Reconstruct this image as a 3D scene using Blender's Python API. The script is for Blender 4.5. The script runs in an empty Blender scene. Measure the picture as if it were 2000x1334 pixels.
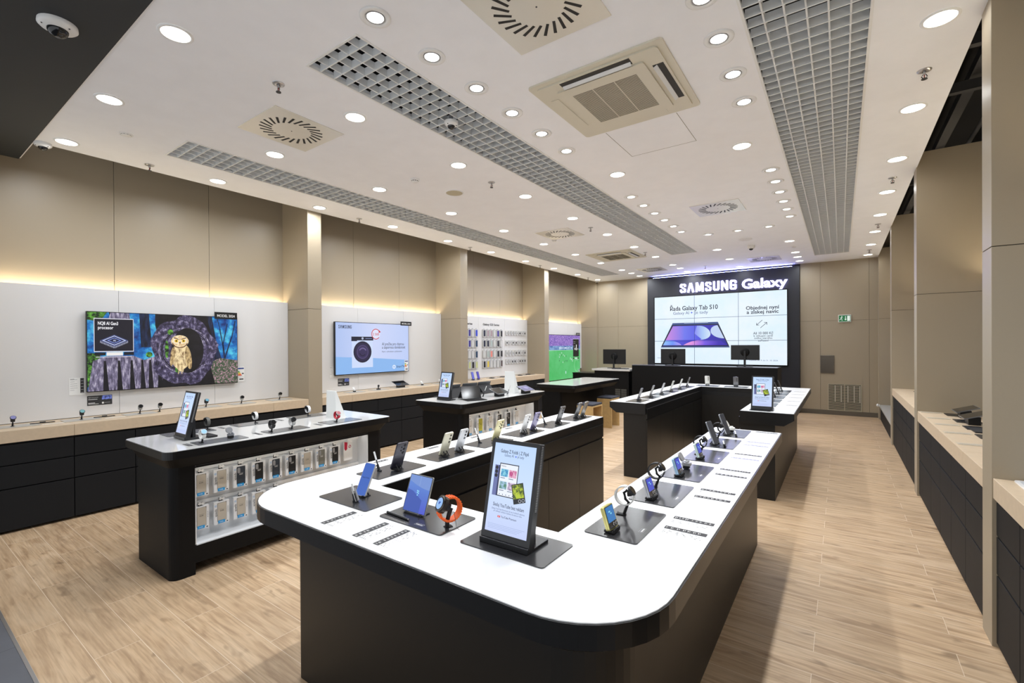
import bpy, math, random
from mathutils import Matrix, Vector
PI = math.pi
random.seed(7)
SC = bpy.context.scene
COL = SC.collection

# ------------------------------------------------------------------ camera
H_CAM = 1.6
yaw, pitch, roll = math.radians(35.3429), math.radians(-0.23535), math.radians(-0.32526)
_F = Vector((-math.sin(yaw), math.cos(yaw), 0)); _R = Vector((math.cos(yaw), math.sin(yaw), 0)); _U = Vector((0, 0, 1))
_F2 = _F*math.cos(pitch) + _U*math.sin(pitch); _U2 = -_F*math.sin(pitch) + _U*math.cos(pitch)
_R3 = _R*math.cos(roll) + _U2*math.sin(roll); _U3 = -_R*math.sin(roll) + _U2*math.cos(roll)
cam = bpy.data.cameras.new('camera')
cam.sensor_width = 36.0; cam.sensor_fit = 'HORIZONTAL'
cam.lens = 905.652/2000*36.0
cam.shift_y = (676.946-667.0)/2000
cam.clip_start = 0.02; cam.clip_end = 100
co = bpy.data.objects.new('camera', cam); COL.objects.link(co)
m = Matrix((( _R3.x, _U3.x, -_F2.x, 0), (_R3.y, _U3.y, -_F2.y, 0), (_R3.z, _U3.z, -_F2.z, H_CAM), (0, 0, 0, 1)))
co.matrix_world = m
SC.camera = co

# ------------------------------------------------------------------ world (the lit mall outside the open shop front) and exposure
w = bpy.data.worlds.new('world'); SC.world = w; w.use_nodes = True
w.node_tree.nodes['Background'].inputs[0].default_value = (0.93, 0.96, 1.0, 1)
w.node_tree.nodes['Background'].inputs[1].default_value = 1.15
SC.view_settings.view_transform = 'Standard'
SC.view_settings.look = 'None'
SC.view_settings.exposure = 0.0
SC.view_settings.gamma = 1.0
SC.view_settings.use_curve_mapping = False
P_LEFT, P_FLAT, P_RIGHT, P_RING = 10.5, 4.6, 1.5, 6.0      # lamp powers (W)
E_STRIP = 55.0
TOP_E = 0.0

# ------------------------------------------------------------------ helpers
def lin(c):
    return tuple((v/255/12.92 if v/255 <= 0.04045 else ((v/255+0.055)/1.055)**2.4) for v in c)
MATS = {}
def mat(name, rgb=(128,128,128), rough=0.5, metal=0.0, spec=0.5, emit=0.0, noise=0.0, nscale=40, coat=0.0, alpha=1.0, trans=0.0, bump=0.0):
    if name in MATS: return MATS[name]
    M = bpy.data.materials.new(name); M.use_nodes = True
    nt = M.node_tree; b = nt.nodes['Principled BSDF']
    c = lin(rgb)
    b.inputs['Base Color'].default_value = (*c, 1)
    b.inputs['Roughness'].default_value = rough
    b.inputs['Metallic'].default_value = metal
    b.inputs['Specular IOR Level'].default_value = spec
    if coat: b.inputs['Coat Weight'].default_value = coat
    if trans: b.inputs['Transmission Weight'].default_value = trans
    if emit:
        b.inputs['Emission Color'].default_value = (*c, 1)
        b.inputs['Emission Strength'].default_value = emit
        b.inputs['Base Color'].default_value = (0.01, 0.01, 0.01, 1)
    if noise or bump:
        tc = nt.nodes.new('ShaderNodeTexCoord'); n = nt.nodes.new('ShaderNodeTexNoise')
        n.inputs['Scale'].default_value = nscale; n.inputs['Detail'].default_value = 4
        nt.links.new(tc.outputs['Object'], n.inputs['Vector'])
        if noise:
            r = nt.nodes.new('ShaderNodeValToRGB')
            r.color_ramp.elements[0].position = 0.25; r.color_ramp.elements[1].position = 0.75
            r.color_ramp.elements[0].color = (*[v*(1-noise) for v in c], 1)
            r.color_ramp.elements[1].color = (*[min(1, v*(1+noise)) for v in c], 1)
            nt.links.new(n.outputs['Fac'], r.inputs['Fac'])
            nt.links.new(r.outputs['Color'], b.inputs['Emission Color' if emit else 'Base Color'])
        if bump:
            bp = nt.nodes.new('ShaderNodeBump'); bp.inputs['Strength'].default_value = bump; bp.inputs['Distance'].default_value = 0.002
            nt.links.new(n.outputs['Fac'], bp.inputs['Height']); nt.links.new(bp.outputs['Normal'], b.inputs['Normal'])
    MATS[name] = M
    return M
def scr(rgb, e=1.0):            # something shown on a lit screen
    return mat('screen_%d_%d_%d_%d' % (*rgb, int(e*100)), rgb, 0.3, emit=e)
def scr_noise(name, c1, c2, scale, e=1.0, stretch=(1,1,1), lo=0.4, hi=0.6, c3=None, detail=6):
    if name in MATS: return MATS[name]
    M = mat(name, c1, 0.3, emit=e); nt = M.node_tree; b = nt.nodes['Principled BSDF']
    tc = nt.nodes.new('ShaderNodeTexCoord'); mp = nt.nodes.new('ShaderNodeMapping'); n = nt.nodes.new('ShaderNodeTexNoise')
    mp.inputs['Scale'].default_value = stretch
    n.inputs['Scale'].default_value = scale; n.inputs['Detail'].default_value = detail; n.inputs['Roughness'].default_value = 0.65
    r = nt.nodes.new('ShaderNodeValToRGB')
    r.color_ramp.elements[0].position = lo; r.color_ramp.elements[1].position = hi
    r.color_ramp.elements[0].color = (*lin(c1), 1); r.color_ramp.elements[1].color = (*lin(c2), 1)
    if c3:
        el = r.color_ramp.elements.new((lo+hi)/2); el.color = (*lin(c3), 1)
    nt.links.new(tc.outputs['Object'], mp.inputs['Vector']); nt.links.new(mp.outputs['Vector'], n.inputs['Vector'])
    nt.links.new(n.outputs['Fac'], r.inputs['Fac']); nt.links.new(r.outputs['Color'], b.inputs['Emission Color'])
    return M
def scr_grad(name, stops, axis='Z', a=0.0, b_=1.0, e=1.0):   # a picture's own colour blend across a lit screen (object coordinates a..b_)
    if name in MATS: return MATS[name]
    M = mat(name, stops[0], 0.3, emit=e); nt = M.node_tree; b = nt.nodes['Principled BSDF']
    tc = nt.nodes.new('ShaderNodeTexCoord'); sp = nt.nodes.new('ShaderNodeSeparateXYZ'); mr = nt.nodes.new('ShaderNodeMapRange'); r = nt.nodes.new('ShaderNodeValToRGB')
    mr.inputs['From Min'].default_value = a; mr.inputs['From Max'].default_value = b_
    for i, s in enumerate(stops):
        p = i/(len(stops)-1)
        el = r.color_ramp.elements[0] if i == 0 else (r.color_ramp.elements[-1] if i == len(stops)-1 else r.color_ramp.elements.new(p))
        el.position = p; el.color = (*lin(s), 1)
    nt.links.new(tc.outputs['Object'], sp.inputs[0]); nt.links.new(sp.outputs[axis], mr.inputs['Value'])
    nt.links.new(mr.outputs[0], r.inputs['Fac']); nt.links.new(r.outputs['Color'], b.inputs['Emission Color'])
    return M

TXT = {}
def text_geo(s, bold=0.0):
    k = (s, bold)
    if k in TXT: return TXT[k]
    cu = bpy.data.curves.new('t', 'FONT'); cu.body = s; cu.size = 1.0; cu.offset = bold; cu.resolution_u = 3
    o = bpy.data.objects.new('t', cu); COL.objects.link(o)
    dg = bpy.context.evaluated_depsgraph_get(); dg.update()
    me = bpy.data.meshes.new_from_object(o.evaluated_get(dg))
    V = [(v.co.x, v.co.y) for v in me.vertices]; F = [tuple(p.vertices) for p in me.polygons]
    bpy.data.objects.remove(o); bpy.data.curves.remove(cu); bpy.data.meshes.remove(me)
    xs = [v[0] for v in V] or [0]; 
    TXT[k] = (V, F, min(xs), max(xs)); return TXT[k]

LAST = {}
NEST = {'camera_lens': ('phone_body', 'front_half'), 'screen_text': ('phone_body',), 'dial': ('watch_case',), 'bezel_glass': ('watch_case',), 'keys': ('keyboard_base', 'key_base'),
        'case_text': ('case',), 'camera_cutout': ('case',), 'intake_slots': ('intake_panel',), 'intake_rib': ('intake_panel',), 'tag_text': ('tag_plate',), 'logo_tag': ('pad_sheet',),
        'strip_text': ('strip',), 'mount_plate': ('monitor_shell',), 'side_vents': ('frame',), 'puck_button': ('puck_body',), 'hook_end': ('hook_wire',), 'lens': ('inner_ring',),
        'product_window': ('box',), 'swirl_slots': ('face_plate',), 'screw': ('face_plate',), 'pictogram': ('sign_box',), 'sensor_window': ('sensor_body',), 'glass_dome': ('housing',), 'deflector': ('frame_arms',), 'cover_screen': ('front_half',)}
class MB:
    def __init__(s): s.V = []; s.F = []; s.M = []; s.S = []; s.mats = []; s.T = Matrix.Identity(4)
    def at(s, x=0, y=0, z=0, rx=0, ry=0, rz=0):
        s.T = Matrix.Translation((x, y, z)) @ Matrix.Rotation(rz, 4, 'Z') @ Matrix.Rotation(ry, 4, 'Y') @ Matrix.Rotation(rx, 4, 'X'); return s
    def mi(s, m):
        if m not in s.mats: s.mats.append(m)
        return s.mats.index(m)
    def add(s, V, F, m, smooth=False):
        o = len(s.V); i = s.mi(m)
        s.V += [tuple(s.T @ Vector(v)) for v in V]
        for f in F: s.F.append(tuple(o+k for k in f)); s.M.append(i); s.S.append(smooth)
        return s
    def box(s, x0, x1, y0, y1, z0, z1, m):
        V = [(x, y, z) for z in (z0, z1) for y in (y0, y1) for x in (x0, x1)]
        return s.add(V, [(0,2,3,1), (4,5,7,6), (0,1,5,4), (2,6,7,3), (0,4,6,2), (1,3,7,5)], m)
    def prism(s, P, z0, z1, m, m_top=None, smooth=False, caps=True):
        n = len(P); V = [(x, y, z0) for x, y in P] + [(x, y, z1) for x, y in P]
        s.add(V, [(i, (i+1) % n, n+(i+1) % n, n+i) for i in range(n)], m, smooth)
        if caps:
            s.add([(x, y, z0) for x, y in P], [tuple(reversed(range(n)))], m)
            s.add([(x, y, z1) for x, y in P], [tuple(range(n))], m_top or m)
        return s
    def ring(s, loops, m, smooth=True, cap0=False, cap1=False):    # loops of equal length joined in order
        n = len(loops[0]); V = [p for l in loops for p in l]; F = []
        for k in range(len(loops)-1):
            for i in range(n):
                j = (i+1) % n; F.append((k*n+i, k*n+j, (k+1)*n+j, (k+1)*n+i))
        s.add(V, F, m, smooth)
        if cap0: s.add(loops[0], [tuple(reversed(range(n)))], m)
        if cap1: s.add(loops[-1], [tuple(range(n))], m)
        return s
    def lathe(s, prof, m, seg=24, smooth=True, caps=True):        # prof [(r,z)] about local Z, listed bottom to top
        L = [[(r*math.cos(2*PI*i/seg), r*math.sin(2*PI*i/seg), z) for i in range(seg)] for r, z in prof]
        return s.ring(L, m, smooth, caps, caps)
    def cyl(s, x, y, z0, z1, r, m, r2=None, seg=20):
        r2 = r if r2 is None else r2
        L = [[(x+q*math.cos(2*PI*i/seg), y+q*math.sin(2*PI*i/seg), z) for i in range(seg)] for q, z in ((r, z0), (r2, z1))]
        return s.ring(L, m, True, True, True)
    def tube(s, pts, r, m, seg=8, closed=False, flat=None):       # flat=(a,b): elliptical section along a fixed axis
        pts = [Vector(p) for p in pts]; n = len(pts); L = []
        up = Vector((0, 0, 1))
        for i, p in enumerate(pts):
            a = pts[(i-1) % n] if (closed or i > 0) else p; b = pts[(i+1) % n] if (closed or i < n-1) else p
            d = (b-a).normalized(); q = up if abs(d.dot(up)) < 0.95 else Vector((1, 0, 0))
            u = d.cross(q).normalized(); v = d.cross(u).normalized()
            rr = r[i] if isinstance(r, (list, tuple)) else r
            L.append([tuple(p + u*rr*math.cos(2*PI*k/seg) + v*rr*math.sin(2*PI*k/seg)) for k in range(seg)])
        if closed: L.append(L[0])
        return s.ring(L, m, True, not closed, not closed)
    def sphere(s, x, y, z, r, m, seg=16, sz=1.0, sx=1.0, sy=1.0):
        L = []
        for k in range(1, 8):
            a = -PI/2 + PI*k/8
            L.append([(x+sx*r*math.cos(a)*math.cos(2*PI*i/seg), y+sy*r*math.cos(a)*math.sin(2*PI*i/seg), z+sz*r*math.sin(a)) for i in range(seg)])
        return s.ring(L, m, True, True, True)
    def band(s, R, w, t, m, seg=24, a0=0.0, a1=2*PI, sq=1.0):     # strap loop: axis = local X, width w along X
        closed = abs(a1-a0-2*PI) < 1e-4; L = []
        for i in range(seg+1):
            a = a0 + (a1-a0)*i/seg; c, q = math.cos(a), math.sin(a)*sq
            L.append([(-w/2, R*c, R*q), (w/2, R*c, R*q), (w/2, (R+t)*c, (R+t)*q), (-w/2, (R+t)*c, (R+t)*q)])
        return s.ring(L, m, False, not closed, not closed)
    # ---- flat picture elements on the plane local y = const, facing -y (x right, z up)
    def pic(s, P, m, d=0.0):                                       # polygon (x,z)
        return s.add([(x, d, z) for x, z in P], [tuple(range(len(P)))], m)
    def prect(s, x0, x1, z0, z1, m, d=0.0): return s.pic([(x0, z0), (x1, z0), (x1, z1), (x0, z1)], m, d)
    def pell(s, x, z, a, b, m, d=0.0, seg=28, rot=0.0, t0=0.0, t1=2*PI):
        P = []
        k = seg if abs(t1-t0-2*PI) < 1e-4 else seg+1
        for i in range(k):
            t = t0+(t1-t0)*i/seg; u, v = a*math.cos(t), b*math.sin(t)
            P.append((x+u*math.cos(rot)-v*math.sin(rot), z+u*math.sin(rot)+v*math.cos(rot)))
        return s.pic(P, m, d)
    def parc(s, x, z, r, w, m, d=0.0, t0=0.0, t1=2*PI, seg=28):
        V = []; F = []
        for i in range(seg+1):
            t = t0+(t1-t0)*i/seg
            V += [(x+(r-w/2)*math.cos(t), d, z+(r-w/2)*math.sin(t)), (x+(r+w/2)*math.cos(t), d, z+(r+w/2)*math.sin(t))]
            if i: F.append((2*i-2, 2*i-1, 2*i+1, 2*i))
        return s.add(V, F, m)
    def pline(s, x0, z0, x1, z1, w, m, d=0.0):
        dx, dz = x1-x0, z1-z0; l = math.hypot(dx, dz); nx, nz = -dz/l*w/2, dx/l*w/2
        return s.pic([(x0+nx, z0+nz), (x0-nx, z0-nz), (x1-nx, z1-nz), (x1+nx, z1+nz)], m, d)
    def ptext(s, t, x, z, size, m, d=0.0, bold=0.0, align='L', width=None, thick=0.0):
        V, F, a, b = text_geo(t, bold)
        if not V: return s
        sx = size if width is None else width/(b-a)
        off = {'L': -a, 'C': -(a+b)/2, 'R': -b}[align]
        VV = [(x+(u+off)*sx, d, z+v*size) for u, v in V]
        s.add(VV, F, m)
        if thick:
            n = len(VV); cnt = {}
            for f in F:
                for i in range(len(f)):
                    e = (f[i], f[(i+1) % len(f)]); cnt[e] = 1
            edges = [e for e in cnt if (e[1], e[0]) not in cnt]
            s.add(VV + [(p[0], d+thick, p[2]) for p in VV], [(e[0], n+e[0], n+e[1], e[1]) for e in edges], m)
        return s
    def build(s, name, parent=None, bevel=0.0, seg=2, loc=None):
        me = bpy.data.meshes.new(name)
        me.from_pydata(s.V, [], s.F)
        for q in s.mats: me.materials.append(q)
        me.polygons.foreach_set('material_index', s.M)
        me.polygons.foreach_set('use_smooth', s.S)
        me.update()
        o = bpy.data.objects.new(name, me); COL.objects.link(o)
        if parent:
            for cand in NEST.get(name, ()):
                if cand in LAST.get(parent.name, {}): parent = LAST[parent.name][cand]; break
            o.parent = parent; LAST.setdefault(parent.name, {})[name] = o
        if loc: o.location = loc
        if bevel:
            b = o.modifiers.new('bevel', 'BEVEL'); b.width = bevel; b.segments = seg; b.limit_method = 'ANGLE'; b.angle_limit = 0.7
        return o

def thing(name, label, cat, loc=(0,0,0), rz=0.0, group=None):
    o = bpy.data.objects.new(name, None); o.empty_display_size = 0.05; COL.objects.link(o)
    o.location = loc; o.rotation_euler = (0, 0, rz); o['label'] = label; o['category'] = cat
    if group: o['group'] = group
    return o
def tag(o, label, cat, group=None):
    o['label'] = label; o['category'] = cat
    if group: o['group'] = group
    return o
def struct(o): o['kind'] = 'structure'; return o
def kids(o): return KID.get(o.name, [])
def dup(root, label, loc=None, rz=None, group=None):
    r = root.copy(); COL.objects.link(r); r['label'] = label
    if loc: r.location = loc
    if rz is not None: r.rotation_euler = (0, 0, rz)
    if group: r['group'] = group
    for c in list(root.children):
        k = c.copy(); COL.objects.link(k); k.parent = r
        for g in list(c.children):
            q = g.copy(); COL.objects.link(q); q.parent = k
    return r
def rrect(x0, x1, y0, y1, r, seg=6, corners=(1,1,1,1)):
    """rounded rectangle, counter-clockwise from (x0,y0); corners flags: (x0y0, x1y0, x1y1, x0y1)"""
    P = []
    for k, (cx, cy, a) in enumerate(((x0+r, y0+r, PI), (x1-r, y0+r, 1.5*PI), (x1-r, y1-r, 0), (x0+r, y1-r, PI/2))):
        if corners[k] and r > 0:
            for i in range(seg+1):
                t = a + PI/2*i/seg; P.append((cx+r*math.cos(t), cy+r*math.sin(t)))
        else: P.append(((x0, y0), (x1, y0), (x1, y1), (x0, y1))[k])
    return P
ORD = ['first', 'second', 'third', 'fourth', 'fifth', 'sixth', 'seventh', 'eighth', 'ninth', 'tenth', 'eleventh', 'twelfth', 'thirteenth', 'fourteenth']

# ------------------------------------------------------------------ shared materials
M_CEIL = mat('ceiling_paint', (242,243,246), 0.75, noise=0.02, nscale=6)
M_BEIGE = mat('beige_laminate', (162,149,127), 0.42, noise=0.02, nscale=300)
M_GROOVE = mat('dark_groove', (52,44,34), 0.8)
M_WPANEL = mat('white_laminate', (222,221,220), 0.45, noise=0.01, nscale=200)
M_BLACK = mat('black_laminate', (16,16,17), 0.5, spec=0.16, bump=0.05, nscale=900)
M_BLACKG = mat('black_gloss', (14,14,16), 0.12)
M_CHAR = mat('charcoal_front', (27,28,30), 0.6, spec=0.2, bump=0.05, nscale=900)
M_TOPW = mat('white_solid_top', (244,244,244), 0.12, noise=0.005, nscale=3)
M_TOPG = mat('white_glass_top', (205,205,203), 0.08, noise=0.01, nscale=3)
M_MAT = mat('dark_display_pad', (52,52,54), 0.22, noise=0.03, nscale=60)
M_STEEL = mat('brushed_steel', (190,190,192), 0.3, metal=1.0)
M_DARKST = mat('dark_steel', (70,70,72), 0.35, metal=0.8)
M_PLAST = mat('black_plastic', (18,18,19), 0.35)
M_RUBBER = mat('black_rubber', (22,22,24), 0.7)
M_WHITE = mat('white_plastic', (232,232,230), 0.4)
M_PAPER = mat('white_paper', (238,238,236), 0.7)
M_GREYP = mat('grey_plastic', (150,150,152), 0.4)
M_PRINT = mat('dark_print', (48,48,50), 0.6)
M_PRINTL = mat('light_print', (170,170,172), 0.6)
M_GRILLE = mat('grille_enamel', (222,224,224), 0.5)
M_DARK = mat('dark_void', (10,10,11), 0.9)
M_WOODT = mat('birch_worktop', (205,184,156), 0.5, noise=0.05, nscale=30)
M_GLASSK = mat('dark_glass', (8,8,10), 0.12, spec=0.6)
# ================================================================== SETTING
CEIL = 3.42; XL, XR, YF, YB = -5.82, 0.65, 0.91, 12.55
XWL, XWR = -6.45, 1.32
# ---- floor
def floor_mat():
    M = bpy.data.materials.new('oak_plank_tiles'); M.use_nodes = True; nt = M.node_tree; b = nt.nodes['Principled BSDF']; L = nt.links.new
    N = nt.nodes.new
    def math_(op, a, c=None):
        n = N('ShaderNodeMath'); n.operation = op
        for i, v in enumerate((a, c)):
            if v is None: continue
            if isinstance(v, (int, float)): n.inputs[i].default_value = v
            else: L(v, n.inputs[i])
        return n.outputs[0]
    tc = N('ShaderNodeTexCoord'); sp = N('ShaderNodeSeparateXYZ'); L(tc.outputs['Object'], sp.inputs[0])
    X, Y = sp.outputs[0], sp.outputs[1]
    yr = math_('DIVIDE', math_('SUBTRACT', Y, 0.49), 0.197)
    row = math_('FLOOR', yr)
    xs = math_('DIVIDE', math_('ADD', math_('ADD', X, 12.12), math_('MULTIPLY', math_('MODULO', math_('ADD', row, 100), 2), 0.6)), 1.2)
    col = math_('FLOOR', xs)
    fy = math_('FRACT', yr); fx = math_('FRACT', xs)
    # distance to joints
    dy = math_('MULTIPLY', math_('MINIMUM', fy, math_('SUBTRACT', 1, fy)), 0.197)
    dx = math_('MULTIPLY', math_('MINIMUM', fx, math_('SUBTRACT', 1, fx)), 1.2)
    d = math_('MINIMUM', dx, dy)
    joint = math_('LESS_THAN', d, 0.0013)
    cb = N('ShaderNodeCombineXYZ'); L(row, cb.inputs[0]); L(col, cb.inputs[1])
    wn = N('ShaderNodeTexWhiteNoise'); wn.noise_dimensions = '3D'; L(cb.outputs[0], wn.inputs['Vector'])
    # grain: noise stretched along X, shifted per plank
    off = N('ShaderNodeVectorMath'); off.operation = 'SCALE'; L(wn.outputs['Color'], off.inputs[0]); off.inputs['Scale'].default_value = 30
    ad = N('ShaderNodeVectorMath'); ad.operation = 'ADD'; L(tc.outputs['Object'], ad.inputs[0]); L(off.outputs[0], ad.inputs[1])
    def noise(stretch, scale, detail, dist=0.0):
        mp = N('ShaderNodeMapping'); mp.inputs['Scale'].default_value = stretch; L(ad.outputs[0], mp.inputs['Vector'])
        n = N('ShaderNodeTexNoise'); n.inputs['Scale'].default_value = scale; n.inputs['Detail'].default_value = detail; n.inputs['Distortion'].default_value = dist
        L(mp.outputs[0], n.inputs['Vector']); return n.outputs['Fac']
    g1 = noise((1, 9, 1), 3.0, 8, 0.6); g2 = noise((1.5, 40, 1), 2.5, 4); g3 = noise((1, 2.4, 1), 2.2, 3, 0.5); kn = noise((1, 2.2, 1), 5.0, 2, 0.3)
    r1 = N('ShaderNodeValToRGB'); L(g1, r1.inputs['Fac'])
    cr = r1.color_ramp; cr.elements[0].position = 0.30; cr.elements[1].position = 0.72
    cr.elements[0].color = (*lin((160,130,99)), 1); cr.elements[1].color = (*lin((216,188,154)), 1)
    e = cr.elements.new(0.5); e.color = (*lin((201,171,136)), 1)
    def mix(fac, a, c, typ='MIX'):
        n = N('ShaderNodeMixRGB'); n.blend_type = typ
        if isinstance(fac, (int, float)): n.inputs[0].default_value = fac
        else: L(fac, n.inputs[0])
        for i, v in ((1, a), (2, c)):
            if isinstance(v, tuple): n.inputs[i].default_value = (*lin(v), 1)
            else: L(v, n.inputs[i])
        return n.outputs[0]
    def rng(v, a, c, o0, o1):
        n = N('ShaderNodeMapRange'); L(v, n.inputs['Value'])
        for i, q in zip(('From Min', 'From Max', 'To Min', 'To Max'), (a, c, o0, o1)): n.inputs[i].default_value = q
        return n.outputs[0]
    c = mix(rng(g2, 0.42, 0.68, 0.0, 0.6), r1.outputs['Color'], (152,124,94))
    c = mix(rng(g3, 0.55, 0.75, 0.0, 0.45), c, (222,198,168))
    c = mix(rng(kn, 0.64, 0.76, 0.0, 0.75), c, (122,98,72))
    c = mix(rng(wn.outputs['Value'], 0, 1, 0.0, 0.35), c, (176,150,120))
    c = mix(joint, c, (222,204,180))
    L(c, b.inputs['Base Color'])
    b.inputs['Roughness'].default_value = 0.42; b.inputs['Specular IOR Level'].default_value = 0.35
    bp = N('ShaderNodeBump'); bp.inputs['Strength'].default_value = 0.15; bp.inputs['Distance'].default_value = 0.002; L(g1, bp.inputs['Height']); L(bp.outputs[0], b.inputs['Normal'])
    return M
def tile_mat():
    M = mat('grey_stone_tiles', (92,94,100), 0.5, noise=0.10, nscale=5); nt = M.node_tree; b = nt.nodes['Principled BSDF']
    old = b.inputs['Base Color'].links[0].from_socket
    br = nt.nodes.new('ShaderNodeTexBrick'); br.offset = 0.0; tc = nt.nodes.new('ShaderNodeTexCoord')
    br.inputs['Scale'].default_value = 1.0; br.inputs['Brick Width'].default_value = 0.6; br.inputs['Row Height'].default_value = 0.6
    br.inputs['Mortar Size'].default_value = 0.002; br.inputs['Mortar'].default_value = (*lin((60,60,64)), 1)
    nt.links.new(old, br.inputs['Color1']); nt.links.new(old, br.inputs['Color2']); nt.links.new(tc.outputs['Object'], br.inputs['Vector'])
    nt.links.new(br.outputs['Color'], b.inputs['Base Color']); return M
b = MB(); b.box(XWL-0.1, XWR+0.3, 0.49, YB+0.1, -0.1, 0, floor_mat()); struct(b.build('floor'))
b = MB(); b.box(-9, 4, -3.0, 0.475, -0.1, 0, tile_mat()); struct(b.build('floor_outside'))
b = MB(); b.box(-9, 4, 0.475, 0.49, -0.1, 0.002, M_STEEL); struct(b.build('trim_1'))
# ---- ceiling with three grille slots
GR = [(-5.22, -4.70, 1.69, 11.50, 5), (-2.83, -2.30, 1.69, 9.65, 5), (-0.45, 0.15, 1.69, 11.50, 6)]
b = MB(); xs = [XL] + [v for g in GR for v in g[:2]] + [XR]
for i in range(len(xs)-1):
    g = GR[i//2] if i % 2 else None
    if g is None: b.box(xs[i], xs[i+1], YF, YB, CEIL, CEIL+0.05, M_CEIL)
    else:
        b.box(xs[i], xs[i+1], YF, g[2], CEIL, CEIL+0.05, M_CEIL); b.box(xs[i], xs[i+1], g[3], YB, CEIL, CEIL+0.05, M_CEIL)
# hatch joint, thin groove lines drawn as shallow slots
for x0, x1, y0, y1 in ((-1.65, -1.05, 3.74, 4.36),):
    for q in ((x0, x0+.004, y0, y1), (x1-.004, x1, y0, y1), (x0, x1, y1-.004, y1)): b.box(*q, CEIL-0.0006, CEIL+0.001, mat('joint_grey', (120,112,100), 0.8))
struct(b.build('ceiling'))
M_PLEN = mat('plenum_dark', (26,26,27), 0.9)
b = MB(); b.box(XWL-.1, XWR+.1, YF, YB+.1, 4.15, 4.25, M_PLEN)
b.box(XL, XL+.02, YF, YB, CEIL+.05, 3.5, M_CEIL); b.box(XR-.02, XR, YF, YB, CEIL+.05, 3.5, M_CEIL)
struct(b.build('ceiling_slab'))
b = MB()
for y in (2.2, 3.3, 4.6, 5.4, 7.3, 8.2, 10.4): b.box(XR-0.4, XWR+.1, y, y+.06, 3.72, 3.80, mat('plenum_bar', (60,60,62), 0.6))
b.box(0.9, 0.98, YF, YB, 3.85, 3.93, mat('plenum_bar', (60,60,62), 0.6))
b.tube([(1.08, YF, 3.66), (1.08, YB, 3.66)], 0.02, mat('plenum_bar', (60,60,62), 0.6))
struct(b.build('trim_2'))
b = MB(); b.box(-9.5, 4, -3.0, YF-0.004, CEIL-0.005, CEIL+0.25, mat('anthracite_soffit', (34,38,42), 0.65)); struct(b.build('ceiling_outside'))
b = MB(); b.box(XL-.6, XR+.6, YF-0.004, YF+.004, CEIL-0.004, CEIL+0.06, M_WHITE); struct(b.build('trim_3'))

# ---- walls: laminate panels with dark joints
def wallpanels(b, axis, c, us, vs, t=0.02, inward=1, gap=0.004):
    """panels on plane axis=c, u along the wall, v height"""
    for i in range(len(us)-1):
        for j in range(len(vs)-1):
            u0, u1, v0, v1 = us[i]+gap/2, us[i+1]-gap/2, vs[j]+gap/2, vs[j+1]-gap/2
            if axis == 'x': b.box(min(c, c-inward*t), max(c, c-inward*t), u0, u1, v0, v1, M_BEIGE)
            else: b.box(u0, u1, min(c, c-inward*t), max(c, c-inward*t), v0, v1, M_BEIGE)
def wallback(b, axis, c, u0, u1, v0, v1):
    if axis == 'x': b.box(min(c, c+0.1), max(c, c+0.1), u0, u1, v0, v1, M_GROOVE)
b = MB()
b.box(XWL-.12, XWL-.02, -0.2, YB+.1, 0, 4.2, M_GROOVE)
wallpanels(b, 'x', XWL, [-0.2, 0.66, 1.62, 2.55, 3.5], [0.0, 2.1, 4.1], inward=1)
wallpanels(b, 'x', XWL, [3.68, 4.66, 5.61, 6.55], [0.0, 2.1, 4.1])
wallpanels(b, 'x', XWL, [6.73, 7.68, 8.62, 9.58], [0.0, 2.1, 4.1])
wallpanels(b, 'x', XWL, [9.76, 10.7, 11.65, 12.6], [0.0, 2.1, 4.1])
struct(b.build('wall_left'))
b = MB()
b.box(XWR+.02, XWR+.12, 0.5, YB+.1, 0, 4.2, mat('plenum_side', (24,24,25), .9))
wallpanels(b, 'x', XWR, [0.5, 1.5, 2.5, 3.44, 4.5, 5.5, 6.38, 7.4, 8.4, 9.32, 10.3, 11.3, 12.6], [0.0, 2.1, 3.57], inward=-1)
struct(b.build('wall_right'))
b = MB()
b.box(XWL, XWR, YB+.02, YB+.1, 0, 4.2, M_GROOVE)
wallpanels(b, 'y', YB, [XWL, -5.80, -5.18, -4.30], [0.0, 2.095, 4.1], inward=-1)
wallpanels(b, 'y', YB, [-0.76, -0.375, 0.499, 0.66, XWR], [0.0, 2.095, 4.1], inward=-1)
struct(b.build('wall_back'))
b = MB(); b.box(-0.76, 0.64, YB-0.012, YB+.001, 0, 0.10, mat('base_grey', (96,88,76), 0.5)); struct(b.build('baseboard_back'))
# piers (fins) between the bays
def pier(y0, y1, x0, x1, n, zt=4.15):
    b = MB(); g = 0.004
    b.box(x0+.004, x1-.004, y0+.004, y1-.004, 0, zt-.01, M_GROOVE)
    b.box(x0, x1, y0, y1, 0, 2.1-g/2, M_BEIGE); b.box(x0, x1, y0, y1, 2.1+g/2, zt, M_BEIGE)
    struct(b.build('trim_%d' % n, bevel=0.0015, seg=1))
n = 4
for y0, y1 in ((0.49, 0.672), (3.49, 3.69), (6.54, 6.745), (9.57, 9.77), (12.50, 12.60)):  # nearest pier stands out of view, added to close a light leak
    pier(y0, y1, XWL-.01, XL, n); n += 1
for y0, y1 in ((3.44, 3.635), (6.38, 6.58), (9.32, 9.52), (12.30, 12.56)):
    pier(y0, y1, XR-.005, XWR+.01, n, 3.57); n += 1

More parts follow.
